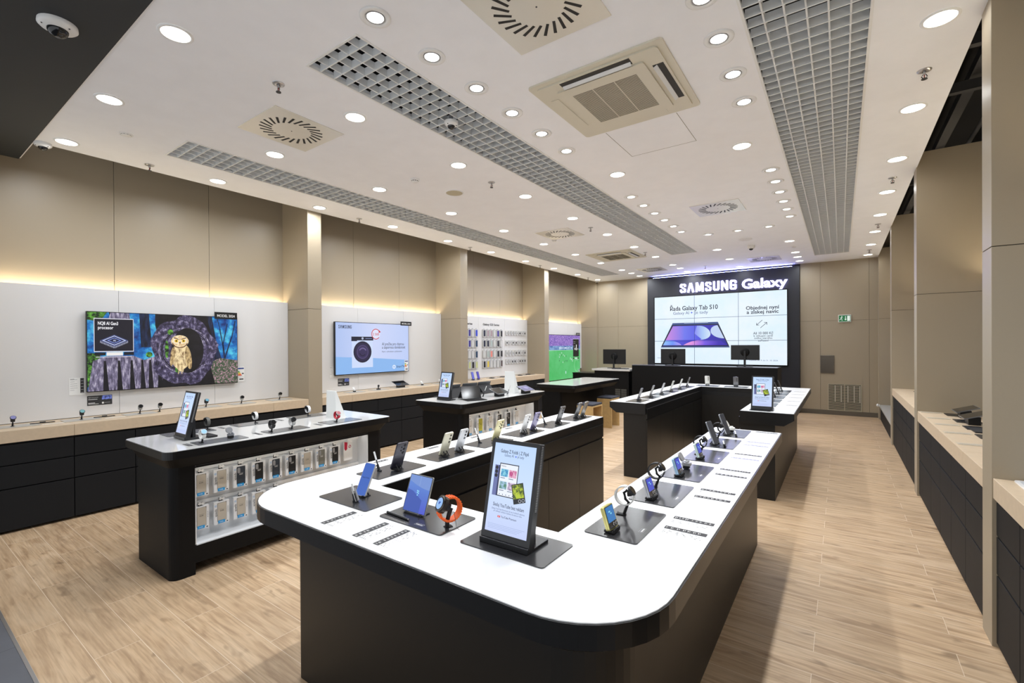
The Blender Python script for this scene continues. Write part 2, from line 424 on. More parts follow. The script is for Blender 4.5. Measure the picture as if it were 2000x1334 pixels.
# ---- white display back panels with uplight strips
M_LED = mat('warm_led', (255,238,208), 0.4, emit=E_STRIP)
def back_panel(side, y0, y1, seams, label):
    xf, xb = ((XWL+.13, XWL+.085) if side == 'L' else (XWR-.13, XWR-.085))
    t = thing('wall_panel', label, 'wall panel', (0, 0, 0), 0, 'white back panels between the beige piers')
    b = MB(); ys = [y0] + seams + [y1]
    for i in range(len(ys)-1): b.box(min(xf, xb), max(xf, xb), ys[i]+.0015, ys[i+1]-.0015, 0.89, 2.205, M_WPANEL)

    b.build('panel_board', t)
    s = MB(); xm = XWL+.06 if side == 'L' else XWR-.06
    s.box(xm-.015, xm+.015, y0+.01, y1-.01, 2.165, 2.185, M_WHITE); s.box(xm-.008, xm+.008, y0+.02, y1-.02, 2.185, 2.190, M_LED)
    s.build('light_strip', t); return t
back_panel('L', 0.674, 3.488, [1.62, 2.55], 'white laminate wall panel behind the owl television, glowing strip on top')
back_panel('L', 3.692, 6.538, [4.64, 5.59], 'white laminate wall panel behind the washing machine television, glowing strip on top')
back_panel('L', 6.747, 9.568, [7.68, 8.62], 'white wall panel hung with phone cases, glowing strip on top')
back_panel('L', 9.772, 12.498, [10.7, 11.65], 'white wall panel behind the football television, glowing strip on top')
for y0, y1, w_ in ((1.0, 3.438, 'nearest bay'), (3.637, 6.378, 'second bay'), (6.582, 9.318, 'third bay'), (9.522, 12.298, 'last bay')):
    back_panel('R', y0, y1, [(y0+y1)/2], 'white wall panel with glowing strip in the %s of the right wall' % w_)

# ---- wall counters
M_KICK = mat('kick_dark', (20,20,21), 0.7)
def counter(side, y0, y1, label, xs_mod, top=0.885, th=0.105, group='wall counters with birch worktops'):
    xf = XL if side == 'L' else XR; sg = -1 if side == 'L' else 1
    t = thing('wall_counter', label, 'counter', (xf, y0, 0), 0, group); D = 0.50; L = y1-y0
    b = MB(); 
    cuts = [0] + [q-y0 for q in xs_mod if (q-y0) > 0.3 and (q-y0) < L-0.3 and xs_mod.index(q) % 2 == 0][:3] + [L]
    for i in range(len(cuts)-1): 
        x = sorted((0, sg*D)); b.box(x[0], x[1], cuts[i]+.0008, cuts[i+1]-.0008, top-th, top, M_WOODT)
    b.build('worktop', t, bevel=0.0015, seg=1)
    b = MB(); x = sorted((sg*0.045, sg*D)); b.box(x[0], x[1], 0, L, 0.04, top-th-.001, M_KICK); x = sorted((sg*0.10, sg*D)); b.box(x[0], x[1], 0.02, L-.02, 0, 0.04, M_KICK); b.build('carcass', t)
    ms = [0] + [q-y0 for q in xs_mod] + [L]
    for i in range(len(ms)-1):
        for (z0, z1, nm) in ((0.025, 0.378, 'door'), (0.388, 0.580, 'drawer'), (0.590, top-th-.018, 'drawer')):
            if ms[i+1]-ms[i] < .05: continue
            b = MB(); x = sorted((sg*0.012, sg*0.045)); b.box(x[0], x[1], ms[i]+.003, ms[i+1]-.003, z0, z1, M_CHAR); b.build(nm, t, bevel=0.001, seg=1)
    return t
counter("L", 0.68, 3.49, 'black drawer counter with birch worktop under the owl television', [1.16, 1.62, 2.09, 2.55, 3.02])
counter('L', 3.69, 6.54, 'black drawer counter with birch worktop under the washing machine television', [4.17, 4.64, 5.11, 5.58, 6.05])
counter('L', 6.745, 9.57, 'black drawer counter with birch worktop below the hanging phone cases', [7.22, 7.69, 8.16, 8.63, 9.10])
counter('R', 1.2, 3.44, 'charcoal drawer counter at the right edge, nearest of the right wall', [1.66, 2.12, 2.58, 3.05])
counter('R', 3.635, 6.38, 'charcoal drawer counter on the right wall holding two dark angled tablets', [4.18, 4.67, 5.13, 5.60])
counter('R', 6.58, 9.32, 'charcoal drawer counter on the right wall, third from the front', [7.04, 7.5, 7.96, 8.42, 8.86])
# low bench far right
t = thing('low_counter', 'low grey topped counter in the last bay of the right wall', 'counter', (XR, 9.52, 0))
b = MB(); b.box(0, .55, 0, 2.78, .27, .305, mat('grey_top', (176,174,168), 0.4)); b.build('worktop', t)
b = MB(); b.box(.02, .55, .01, 2.76, 0, .27, M_CHAR); b.build('cabinet_body', t)

# ---- ceiling grilles (egg-crate)
def grille(x0, x1, y0, y1, nx, label):
    t = thing('ceiling_grille', label, 'ceiling grille', (x0, y0, CEIL), 0, 'long egg-crate ceiling grilles')
    W, L = x1-x0, y1-y0; b = MB()
    for q in ((0, .015, 0, L), (W-.015, W, 0, L), (.015, W-.015, 0, .015), (.015, W-.015, L-.015, L)): b.box(*q, -0.004, .02, M_WHITE)
    b.build('frame', t)
    b = MB(); p = 0.1; 
    for i in range(1, nx): 
        x = W*i/nx; b.box(x-.0045, x+.0045, .015, L-.015, 0.002, .05, M_GRILLE)
    k = int(L/p)
    for i in range(1, k):
        y = L*i/k; b.box(.015, W-.015, y-.0045, y+.0045, 0.0, .05, M_GRILLE)
    b.build('egg_crate', t)
grille(*GR[0], 'long white egg-crate grille nearest the left wall of the ceiling')
grille(*GR[1], 'white egg-crate grille in the middle of the ceiling with a dome camera in it')
grille(*GR[2], 'wide white egg-crate grille on the right side of the ceiling')
# ================================================================== LAMPS
def lamp_light(name, power, size, spread, parent, z, color=(0.91, 0.95, 1.0)):
    L = bpy.data.lights.new(name, 'AREA'); L.shape = 'DISK'; L.size = size; L.energy = power; L.spread = spread; L.color = color
    o = bpy.data.objects.new(name, L); COL.objects.link(o); o.parent = parent; o.location = (0, 0, z); return o
M_LAMP = mat('lamp_diffuser', (255,250,240), 0.4, emit=7.0)
def flat_light(power=P_FLAT):
    t = thing('ceiling_light', 'x', 'ceiling light')
    b = MB(); b.lathe([(0.088, 0.0), (0.088, -0.004), (0.080, -0.007), (0.073, -0.007), (0.071, 0.0)], M_WHITE, 32, caps=False); b.build('trim_ring', t)
    b = MB(); b.cyl(0, 0, -0.005, 0.002, 0.072, M_LAMP, seg=28); b.build('diffuser', t)
    lamp_light('light', power, 0.14, math.radians(170), t, -0.008)
    return t
def ring_light():
    t = thing('ceiling_spotlight', 'x', 'ceiling spotlight')
    b = MB(); b.lathe([(0.085, 0.0), (0.085, -0.005), (0.078, -0.008), (0.060, -0.008), (0.056, -0.004), (0.052, 0.004)], M_WHITE, 32, caps=False); b.build('outer_ring', t)
    b = MB(); b.lathe([(0.052, 0.0), (0.052, -0.006), (0.047, -0.006), (0.045, 0.0)], M_GREYP, 28, caps=False); b.build('inner_ring', t)
    b = MB(); b.cyl(0, 0, -0.004, 0.003, 0.045, M_LAMP, seg=24); b.build('lens', t)
    lamp_light('light', P_RING, 0.085, math.radians(125), t, -0.006)
    return t
FLS = {'L': (None, P_LEFT), 'F': (None, P_FLAT), 'E': (None, P_RIGHT)}; SRC = {}
def lamp(kind, x, y, label, group):
    if kind not in SRC:
        o = ring_light() if kind == 'R' else flat_light(FLS[kind][1]); SRC[kind] = o
        o['label'] = label; o['group'] = group; o.location = (x, y, CEIL-.0005); return o
    return dup(SRC[kind], label, (x, y, CEIL-.0005), group=group)
GF, GRG = 'flush round ceiling lights', 'ringed ceiling spotlights'
def row(kind, x, ys, name, off=0):
    for i, y in enumerate(ys):
        lamp(kind, x, y, '%s %s' % (ORD[i], name), GRG if kind == 'R' else GF)
row('L', -5.59, [1.08+1.222*i for i in range(10)], 'flush ceiling light from the front, row along the left wall')
row('L', -4.38, [1.08+1.222*i for i in range(9)]+[11.49, 12.08], 'flush ceiling light from the front, row right of the leftmost grille')
row('L', -3.15, [1.08+1.222*i for i in range(9)]+[11.45, 12.07], 'flush ceiling light from the front, row left of the middle grille')
row('F', -1.95, [4.72, 9.64, 10.86, 12.06], 'flush ceiling light from the front, row right of the middle grille')
row('F', -0.74, [4.72, 9.60, 10.86, 11.47, 12.05], 'flush ceiling light from the front, row left of the wide grille')
row('E', 0.46, [1.08+1.222*i for i in range(10)], 'flush ceiling light from the front, row along the right edge')
row('R', -2.10, [1.67, 2.105, 2.545, 2.98, 3.42, 3.865], 'ringed spotlight from the front, beside the middle grille above the near island')
row('R', -2.11, [5.54, 5.98, 6.43, 6.87, 7.31, 7.75], 'ringed spotlight from the front, beside the middle grille above the far island')
row('R', -0.59, [1.67, 2.105, 2.58, 2.98, 3.43, 3.87], 'ringed spotlight from the front, beside the wide grille above the near island')
row('R', -0.595, [5.55, 5.98, 6.42, 6.87, 7.30, 7.74], 'ringed spotlight from the front, beside the wide grille above the far island')
for x, n_ in ((-1.80, 'leftmost'), (-1.35, 'middle'), (-0.91, 'rightmost')): lamp('R', x, 8.215, '%s ringed spotlight of the three set crosswise above the far island' % n_, GRG)

# ---- swirl diffusers
def swirl(x, y, label):
    t = thing('swirl_diffuser', label, 'air vent', (x, y, CEIL), 0, 'square swirl air diffusers')
    b = MB(); m = mat('vent_cream', (222,218,206), 0.18); b.box(-.30, .30, -.30, .30, -.006, .001, m); b.build('face_plate', t, bevel=0.001, seg=1)
    b = MB(); md = mat('vent_slot_black', (14,13,12), 0.6)
    for k in range(24):
        a = 2*PI*k/24; ca, sa = math.cos(a), math.sin(a); tilt = a+0.42
        cx, cy = 0.195*ca, 0.195*sa; dx, dy = math.cos(tilt), math.sin(tilt); nx, ny = -dy, dx
        P = [(cx+dx*u+nx*v, cy+dy*u+ny*v) for u, v in ((-.05, -.008), (.05, -.0095), (.05, .0095), (-.05, .008))]
        b.prism(P, -.0072, -.004, md)
    b.build('swirl_slots', t)
    b = MB(); b.cyl(0, 0, -.008, -.005, .005, M_DARKST, seg=10); b.build('screw', t)
swirl(-3.78, 2.13, 'square swirl air diffuser between the two left grilles, nearest the entrance')
swirl(-1.33, 2.12, 'square swirl air diffuser cut by the top edge of the photo')
swirl(-1.345, 6.70, 'square swirl air diffuser left of the wide grille, halfway down the shop')
swirl(-3.77, 6.70, 'square swirl air diffuser between the two left grilles, halfway down the shop')
swirl(-3.77, 11.27, 'square swirl air diffuser near the back left corner')
swirl(-1.34, 11.30, 'square swirl air diffuser right above the illuminated sign')
# ---- cassette air conditioners
def cassette(x, y, label):
    t = thing('air_conditioner', label, 'air conditioner', (x, y, CEIL), 0, 'cassette air conditioners in the ceiling')
    m = mat('ac_cream', (212,206,188), 0.45); md = mat('ac_dark', (40,38,34), 0.6)
    b = MB(); h = .475
    b.prism(rrect(-h, h, -h, h, .03), -.012, 0, m); b.prism(rrect(-.43, .43, -.43, .43, .03), -.022, -.012, m); b.build('casing', t, bevel=0.003)
    b = MB(); b.prism(rrect(-.315, .315, -.335, .335, .02), -.034, -.022, m); b.build('intake_panel', t, bevel=0.004)
    b = MB()
    for k in range(34):
        yy = -.235+.47*k/33; b.box(-.235, .235, yy-.0028, yy+.0028, -.0352, -.034, mat('ac_slot', (92,86,70), .6))
    b.build('intake_slots', t)
    b = MB()
    for xx in (-.08, .08): b.box(xx-.003, xx+.003, -.24, .24, -.0362, -.035, m)
    b.build('intake_rib', t)
    b = MB()
    for rz, op in ((0, 1), (PI/2, 1), (PI, 0), (-PI/2, 0)):
        b.at(0, 0, 0, rz=rz)
        b.box(-.25, .25, -.415, -.345, -.0225, -.0215, md if op else m)
    b.build('air_outlet', t)
    for rz, op in ((0, 1), (PI/2, 1), (PI, 0), (-PI/2, 0)):
        b = MB(); b.at(0, 0, 0, rz=rz)
        if op:
            b.T = b.T @ Matrix.Translation((0, -.362, -.030)) @ Matrix.Rotation(math.radians(-28), 4, 'X'); b.box(-.245, .245, -.014, .014, -.0015, .0015, M_GRILLE)
        else: b.box(-.25, .25, -.41, -.35, -.026, -.0225, m)
        b.build('louver', t, bevel=0.001, seg=1)
cassette(-1.335, 3.23, 'square cream cassette air conditioner with slatted intake, large in the foreground ceiling')
cassette(-3.76, 9.03, 'distant cream cassette air conditioner near the left rear of the ceiling')
# ---- sprinklers, detectors, speakers, cameras
def sprinkler():
    t = thing('sprinkler', 'x', 'sprinkler', group='chrome ceiling sprinklers')
    b = MB(); b.lathe([(.040, 0), (.038, -.005), (.025, -.008), (.012, -.009)], M_STEEL, 20, caps=False); b.build('escutcheon', t)
    b = MB(); b.cyl(0, 0, -.03, 0, .008, M_STEEL, seg=10)
    for s_ in (-1, 1): b.tube([(s_*.008, 0, -.028), (s_*.015, 0, -.042), (s_*.004, 0, -.056)], .0028, M_DARKST, 6)
    b.cyl(0, 0, -.055, -.030, .003, mat('red_bulb', (150,50,40), .2), seg=8); b.build('frame_arms', t)
    b = MB(); b.cyl(0, 0, -.060, -.056, .017, M_DARKST, seg=14); b.build('deflector', t)
    return t
sp0 = None
for x, y, l in ((-3.18, 1.70, 'above the swirl diffuser nearest the entrance'), (-5.64, 1.70, 'over the owl television'), (-3.19, 4.12, 'between the two left grilles, left of the speaker light'),
                (-5.63, 4.17, 'over the washing machine television'), (-5.63, 6.61, 'over the beige pier before the phone case wall'), (-5.64, 9.09, 'over the right end of the phone case wall'), (-5.62, 11.53, 'in the far left ceiling corner'),
                (-3.18, 6.62, 'right of the mid-shop swirl diffuser'), (-3.17, 9.07, 'right of the distant cassette air conditioner'), (-2.59, 11.52, 'in the blue glow over the illuminated sign'),
                (0.46, 4.14, 'nearest along the right ceiling edge'), (0.47, 6.62, 'second along the right ceiling edge'), (0.47, 9.07, 'third along the right ceiling edge'), (0.46, 11.48, 'farthest along the right ceiling edge')):
    lb = 'small chrome sprinkler %s' % l
    if sp0 is None: sp0 = sprinkler(); sp0['label'] = lb; sp0.location = (x, y, CEIL)
    else: dup(sp0, lb, (x, y, CEIL))
def detector(x, y, label, r=.05, h=.04):
    t = thing('smoke_detector', label, 'smoke detector', (x, y, CEIL))
    b = MB(); b.lathe([(r, 0), (r, -h*.35), (r*.92, -h*.45), (r*.8, -h*.5)], M_WHITE, 24); b.build('base', t)
    b = MB(); b.lathe([(r*.72, -h*.45), (r*.72, -h*.7), (r*.55, -h*.95), (r*.2, -h)], M_WHITE, 24)
    for k in range(10):
        b.at(0, 0, 0, rz=2*PI*k/10); b.box(r*.70, r*.735, -.006, .006, -h*.68, -h*.52, M_PRINT)
    b.build('sensing_head', t)
detector(-3.80, 3.54, 'white smoke detector on the ceiling left of the beige round speaker')
detector(-0.72, 10.22, 'small white smoke detector beside the far end lights near the wide grille', .045, .02)
detector(-4.07, 7.03, 'white smoke detector at the corner of the mid-shop left swirl diffuser', .045, .03)
detector(-4.99, 1.34, 'flat pale disc detector in the ceiling near the left front', .05, .012)
for x, y, l, c_ in ((-3.76, 4.13, 'beige round ceiling speaker between the left and middle grilles', (186,178,152)), (-1.36, 9.0, 'white round ceiling speaker before the illuminated sign', (226,224,220))):
    t = thing('ceiling_speaker', l, 'speaker', (x, y, CEIL)); mm = mat('speaker_%d' % c_[0], c_, 0.6)
    b = MB(); b.lathe([(.108, 0), (.108, -.005), (.098, -.008)], M_WHITE if c_[0] > 200 else M_CEIL, 32, caps=False); b.build('rim', t)
    b = MB(); b.cyl(0, 0, -.007, 0, .098, mm, seg=32); b.build('speaker_grille', t)
def dome_cam(x, y, z, label, r=.06, h=.05, neck=0.0, rx=0):
    t = thing('security_camera', label, 'camera', (x, y, z), 0)
    b = MB()
    if neck: b.cyl(0, 0, -.002, neck, .018, M_GREYP, seg=14)
    b.lathe([(r, 0), (r*1.02, -h*.35), (r*.9, -h*.55), (r*.55, -h*.72)], M_WHITE, 30)
    for k in range(3):
        a = 2*PI*k/3+.6; b.cyl(r*.78*math.cos(a), r*.78*math.sin(a), -h*.66, -h*.55, .004, M_DARKST, seg=8)
    b.build('housing', t)
    b = MB(); L = []
    for k in range(7):
        a = PI/2*k/6; L.append([(r*.55*math.cos(a)*math.cos(2*PI*i/24)+0, r*.55*math.cos(a)*math.sin(2*PI*i/24), -h*.7-r*.5*math.sin(a)) for i in range(24)])
    b.ring(L[:-1], M_GLASSK, True, False, True); b.build('glass_dome', t)
    return t
dome_cam(-3.58, 0.66, CEIL-.005, 'white dome security camera under the dark soffit at top left', .085, .05)
dome_cam(-5.80, 0.965, CEIL, 'white dome camera half hidden behind the dark soffit edge', .06, .05)
dome_cam(-2.57, 2.79, CEIL-.012, 'white dome camera hanging in the middle egg-crate grille', .055, .05, .05)
dome_cam(-5.74, 12.36, CEIL, 'tiny white dome camera in the back left ceiling corner', .05, .05)
dome_cam(-1.36, 9.64, CEIL, 'white dome camera on the ceiling in front of the sign', .065, .08)
# wall sensor at left edge
t = thing('motion_sensor', 'white rounded motion sensor cut by the left edge of the photo', 'sensor', (XWL+.001, 0.715, 2.39))
b = MB(); b.box(0, .045, -.035, .035, 0, .13, M_WHITE); b.build('sensor_body', t, bevel=.012, seg=3)
b = MB(); b.box(.0455, .048, -.022, .022, .02, .055, M_GREYP); b.build('sensor_window', t)

# ================================================================== BACK WALL: portal, video wall, sign
t = thing('black_portal', 'tall matt black portal wall framing the video wall', 'portal wall', (-2.53, YB, 0))
M_PORT = mat('portal_black', (30,31,38), 0.5)
b = MB(); W0, W1 = -4.285+2.53, -0.765+2.53
b.box(W0, W1, -.13, -.003, 0, 3.365, M_PORT); b.build('portal_body', t, bevel=.002, seg=1)
b = MB(); M_BLUE = mat('blue_led', (140,150,255), 0.4, emit=45.0)
b.box(W0+.15, W1-.15, -.128, -.10, 3.366, 3.369, M_BLUE); b.build('light_strip', t)
YP = YB-.13
# sign letters
M_SIGN = mat('sign_white', (186,184,255), 0.4, emit=11.0)
M_HALO = mat('sign_side_violet', (160,150,255), 0.4, emit=2.0)
def glyph(t, x0, x1, z, size, label, name, bold):
    b = MB(); b.ptext(t, x0, 0, size, M_SIGN, d=-.045, bold=bold, width=x1-x0, thick=.035)
    o = b.build(name); o.location = (0, YP, z); tag(o, label, 'sign')
def samsung_mesh(b, x, z, h, wtot, m, d, bold=1.0, thick=0.0):
    """heavy square-shouldered capitals drawn from strokes; A without its bar"""
    names = 'SAMSUNG'; ws = {'S': .9, 'A': 1.0, 'M': 1.22, 'U': .92, 'N': .98, 'G': .95}; gap = .26
    tot = sum(ws[c] for c in names)+gap*6; k = wtot/tot; cx = x; st = .30*bold
    def line(pts, closed=False):
        for (a, c), (a2, c2) in zip(pts[:-1], pts[1:]):
            x0_, z0_, x1_, z1_ = cx+a*k, z+c*h, cx+a2*k, z+c2*h
            wv = st*k if abs(a-a2)*k < abs(c-c2)*h else st*k*.8
            L_ = math.hypot(x1_-x0_, z1_-z0_) or 1; ex = (x1_-x0_)/L_*wv*.25; ez = (z1_-z0_)/L_*wv*.25
            b.pline(x0_-ex, z0_-ez, x1_+ex, z1_+ez, wv, m, d)
            if thick:
                n_ = [(x0_-ex, z0_-ez), (x1_+ex, z1_+ez)]; dx, dz = n_[1][0]-n_[0][0], n_[1][1]-n_[0][1]; l = math.hypot(dx, dz); ax, az = -dz/l*wv/2, dx/l*wv/2
                P = [(n_[0][0]+ax, n_[0][1]+az), (n_[0][0]-ax, n_[0][1]-az), (n_[1][0]-ax, n_[1][1]-az), (n_[1][0]+ax, n_[1][1]+az)]
                V = [(p[0], d, p[1]) for p in P]+[(p[0], d+thick, p[1]) for p in P]
                b.add(V, [(i, (i+1) % 4, 4+(i+1) % 4, 4+i) for i in range(4)], m)
    s_ = st/2; hh = st*k/h/2*.8
    for c in names:
        w_ = ws[c]
        if c == 'S': line([(w_-s_, .72), (w_-s_, .86), (w_-s_-.1, 1-hh), (s_+.1, 1-hh), (s_, .84), (s_, .68), (w_-s_, .36), (w_-s_, .16), (w_-s_-.1, hh), (s_+.1, hh), (s_, .15), (s_, .30)])
        elif c == 'A': line([(s_*.8, 0.02), (w_/2-.04, .98)]); line([(w_/2+.04, .98), (w_-s_*.8, 0.02)])
        elif c == 'M': line([(s_, 0.02), (s_+.04, .97)]); line([(s_+.08, .97), (w_/2, .12)]); line([(w_/2, .12), (w_-s_-.08, .97)]); line([(w_-s_-.04, .97), (w_-s_, 0.02)])
        elif c == 'U': line([(s_, .98), (s_, .18), (s_+.12, hh), (w_-s_-.12, hh), (w_-s_, .18), (w_-s_, .98)])
        elif c == 'N': line([(s_, 0.02), (s_, .97)]); line([(s_+.02, .95), (w_-s_-.02, .05)]); line([(w_-s_, .03), (w_-s_, .98)])
        elif c == 'G': line([(w_-s_, .72), (w_-s_, .86), (w_-s_-.1, 1-hh), (s_+.1, 1-hh), (s_, .84), (s_, .16), (s_+.1, hh), (w_-s_-.1, hh), (w_-s_, .16), (w_-s_, .46), (w_/2, .46)])
        cx += (w_+gap)*k
b = MB(); samsung_mesh(b, -3.41, 0, .225, 1.34, M_SIGN, -.045, .92, .035)
o = b.build('sign_letters'); o.location = (0, YP, 2.925); tag(o, 'glowing white capital letters reading SAMSUNG on the black portal', 'sign')
b = MB(); b.ptext('Galaxy', -1.95, 0, .31, M_SIGN, d=-.045, bold=.022, width=.95, thick=.035)
o = b.build('sign_letters'); o.location = (0, YP, 2.925); tag(o, 'glowing white rounded letters reading Galaxy on the black portal', 'sign')
# video wall (one thing, nine screens)
vw = thing('video_wall', 'video wall of nine white screens advertising a tablet', 'video wall', (-2.54, YP, 1.085))
W, Hh = 3.07, 1.752; X0 = -W/2
b = MB(); b.box(X0-.015, -X0+.015, -.05, -.001, -.015, Hh+.015, M_BLACKG); b.build('mounting_frame', vw)
WHT = scr_noise('screen_white_soft', (214,238,250), (238,244,252), 0.9, 1.02, lo=.3, hi=.7)
sc = MB()
e_ = .004
for i in range(3):
    for j in range(3): sc.prect(X0+W*i/3+e_, X0+W*(i+1)/3-e_, Hh*j/3+e_, Hh*(j+1)/3-e_, WHT, -.0510)
INK, INK2 = scr((22,30,58), .9), scr((70,90,150), .9)
U = lambda px: X0+W*px
V_ = lambda q: Hh*(1-q)
sc.ptext('Řada Galaxy Tab S10', U(.325), V_(.212), .155, INK, -.0520, .016, 'C', 1.17)
sc.ptext('Galaxy AI', U(.31)-.26, V_(.272), .105, INK2, -.0520, 0, 'C', .40)
sc.ptext('je tady', U(.31)+.24, V_(.272), .105, INK2, -.0520, 0, 'C', .32)
cx, cz = U(.31)+.005, V_(.272)+.035
for a, q in ((.028, .008), (.008, .028)): sc.pell(cx, cz, a, q, scr((60,90,230), 1), -.0521)
sc.ptext('Objednej nyní', U(.835), V_(.245), .118, INK, -.0520, .018, 'C', .70)
sc.ptext('a získej navíc', U(.835), V_(.302), .118, INK, -.0520, .018, 'C', .67)
ax, az = U(.828), V_(.455)
sc.pline(ax-.10, az-.005, ax+.02, az+.11, .010, INK, -.052); sc.pline(ax-.10, az-.008, ax-.045, az-.008, .010, INK, -.052); sc.pline(ax-.10, az-.012, ax-.10, az+.045, .010, INK, -.052)
sc.pline(ax-.02, az-.075, ax+.11, az+.045, .010, INK, -.052); sc.pline(ax+.055, az+.05, ax+.115, az+.05, .010, INK, -.052); sc.pline(ax+.115, az+.055, ax+.115, az-.005, .010, INK, -.052)
sc.ptext('Až 10 000 Kč', U(.84), V_(.585), .085, INK, -.052, .008, 'C', .42)
sc.ptext('k výkupní ceně', U(.84), V_(.617), .066, INK, -.052, .004, 'C', .40)
sc.ptext('tvého starého', U(.84), V_(.648), .066, INK, -.052, .004, 'C', .38)
sc.ptext('zařízení', U(.84), V_(.681), .066, INK, -.052, .004, 'C', .22)
# the tablet on the screen
tl, tr, br_, bl = (U(.155), V_(.415)), (U(.515), V_(.415)), (U(.600), V_(.745)), (U(.058), V_(.745))
sc.pic([(bl[0]-.015, bl[1]-.03), (br_[0]+.01, br_[1]-.03), (tr[0]+.0, tr[1]+.03), (tl[0], tl[1]+.03)], scr((60,84,150), .8), -.0515)
sc.pic([bl, br_, (tr[0]+.012, tr[1]-.02), (tl[0]-.012, tl[1]-.02)], scr((14,18,46), .8), -.0518)
sc.prect(U(.25), U(.44), V_(.405), V_(.388), scr((205,222,240), .9), -.0519)
gr_ = scr_grad('tablet_wallpaper', [(206,140,226), (110,120,240), (70,70,225), (36,28,160)], 'X', U(.10), U(.56), .95)
c0, c1, c2, c3 = (bl[0]+.040, bl[1]+.022), (br_[0]-.032, br_[1]+.022), (tr[0]-.010, tr[1]-.045), (tl[0]+.010, tl[1]-.045)
def tq(u, v): 
    xa, xb = c0[0]+(c3[0]-c0[0])*v, c1[0]+(c2[0]-c1[0])*v
    return (xa+(xb-xa)*u, c0[1]+(c3[1]-c0[1])*v)
def tpoly(P, m, d): sc.pic([tq(*p) for p in P], m, d)
tpoly([(0, 0), (1, 0), (1, 1), (0, 1)], scr_grad('tablet_deep', [(92,96,232), (60,50,200), (40,30,160)], 'X', U(.10), U(.56), .95), -.0521)
arcR = [(.60+.20*math.sin(t), .63+.35*math.cos(t)) for t in [PI*k/14 for k in range(15)]]
tpoly([(0, .98)]+arcR+[(0, .28)], gr_, -.0523)
tpoly([(.55, .98)]+arcR+[(.62, .32), (.50, .60)], scr_grad('tablet_tip', [(130,130,245), (170,200,250), (214,234,252)], 'X', U(.33), U(.46), .95), -.0524)
tpoly([(1, .98), (1, .34)]+[(1.0-.19*math.sin(t), .66-.32*math.cos(t)) for t in [PI*k/14 for k in range(1, 14)]], scr((196,214,248), .95), -.0524)
tpoly([(0, .02), (.30, .02)]+[(.30-.06*k/8-.10*(k/8)**2, .02+.22*(k/8)) for k in range(1, 9)]+[(0, .26)], scr_grad('tablet_low_left', [(150,200,252), (110,150,250), (190,160,245)], 'X', U(.07), U(.24), .95), -.0524)
tpoly([(.33, .02), (.98, .02)]+[(.98-.05*k/8, .02+.22*k/8) for k in range(1, 9)]+[(.55, .26), (.45, .20), (.38, .11)], scr_grad('tablet_low_right', [(246,176,216), (230,150,226), (120,90,230), (60,40,180)], 'X', U(.20), U(.52), .95), -.0525)
sc.ptext('Platnost 26. 9. do 31. 10. 2024.', U(.94), V_(.945), .042, INK2, -.052, 0, 'R', .60)
sc.ptext('Ilustrační', U(.025), V_(.925), .036, INK2, -.052)
sc.build('screen', vw)
bz = MB()
for i in (1, 2): bz.box(X0+W*i/3-.004, X0+W*i/3+.004, -.0528, -.050, 0, Hh, mat('bezel_blue', (30,60,120), .3))
for j in (1, 2): bz.box(X0, -X0, -.0527, -.050, Hh*j/3-.003, Hh*j/3+.003, mat('bezel_blue', (30,60,120), .3))
bz.build('bezel', vw)
# exit sign
t = thing('exit_sign', 'green emergency exit sign with running man on the back wall', 'exit sign', (0.07, YB, 2.055))
b = MB(); b.box(-.115, .115, -.03, 0, 0, .16, M_WHITE); b.build('sign_box', t, bevel=.003)
G = mat('exit_green', (20,130,70), 0.3, emit=0.6); Wh = mat('exit_white', (235,245,238), 0.3, emit=0.9)
b = MB(); b.prect(-.105, .105, .012, .148, G, -.031)
b.prect(.045, .095, .025, .135, Wh, -.0315)
b.pell(-.05, .122, .010, .010, Wh, -.0315); b.pline(-.052, .108, -.066, .075, .013, Wh, -.0315); b.pline(-.066, .075, -.045, .055, .009, Wh, -.0315); b.pline(-.045, .055, -.050, .028, .008, Wh, -.0315); b.pline(-.068, .077, -.082, .052, .009, Wh, -.0315); b.pline(-.082, .052, -.098, .048, .008, Wh, -.0315)
b.pline(-.054, .102, -.035, .088, .007, Wh, -.0315); b.pline(-.056, .102, -.080, .096, .007, Wh, -.0315)
b.pline(.015, .13, .015, .06, .011, Wh, -.0315); b.pic([(-.006, .068), (.015, .035), (.036, .068)], Wh, -.0315)
b.build('pictogram', t)
t = thing('wall_plate', 'brushed dark metal plate on the back wall beside the portal', 'wall plate', (-0.25, YB, 0.92))
b = MB(); b.box(-.13, .13, -.02, 0, 0, .40, mat('dark_brushed', (110,102,92), 0.3, metal=.7)); b.build('cover', t, bevel=.004)
b = MB(); b.box(-.118, .118, -.0215, -.02, .012, .388, mat('dark_brushed2', (96,88,78), 0.22, metal=.8)); b.build('recessed_plate', t)
t = thing('ventilation_grille', 'white louvred ventilation grille low on the back wall', 'air vent', (0.065, YB, 0.10))
MG = mat('louvre_cream', (176,168,146), 0.45); b = MB()
for q in ((-.305, -.290, 0, .59), (.290, .305, 0, .59), (-.290, .290, 0, .012), (-.290, .290, .578, .59), (-.006, .006, .012, .578)): b.box(q[0], q[1], -.012, -.001, q[2], q[3], MG)
b.build('frame', t)
b = MB()
for k in range(20): b.box(-.289, .289, -.010, -.002, .02+.028*k, .033+.028*k, MG)
b.build('slats', t)
b = MB(); b.box(-.29, .29, -.0015, -.0005, .01, .58, M_DARK); b.build('duct_opening', t)
b = MB()
for xx in (-.17, -.06, .06, .17, .27): b.box(xx-.006, xx+.006, -.004, -.0015, .2, .55, M_WHITE)
b.build('inner_bars', t)
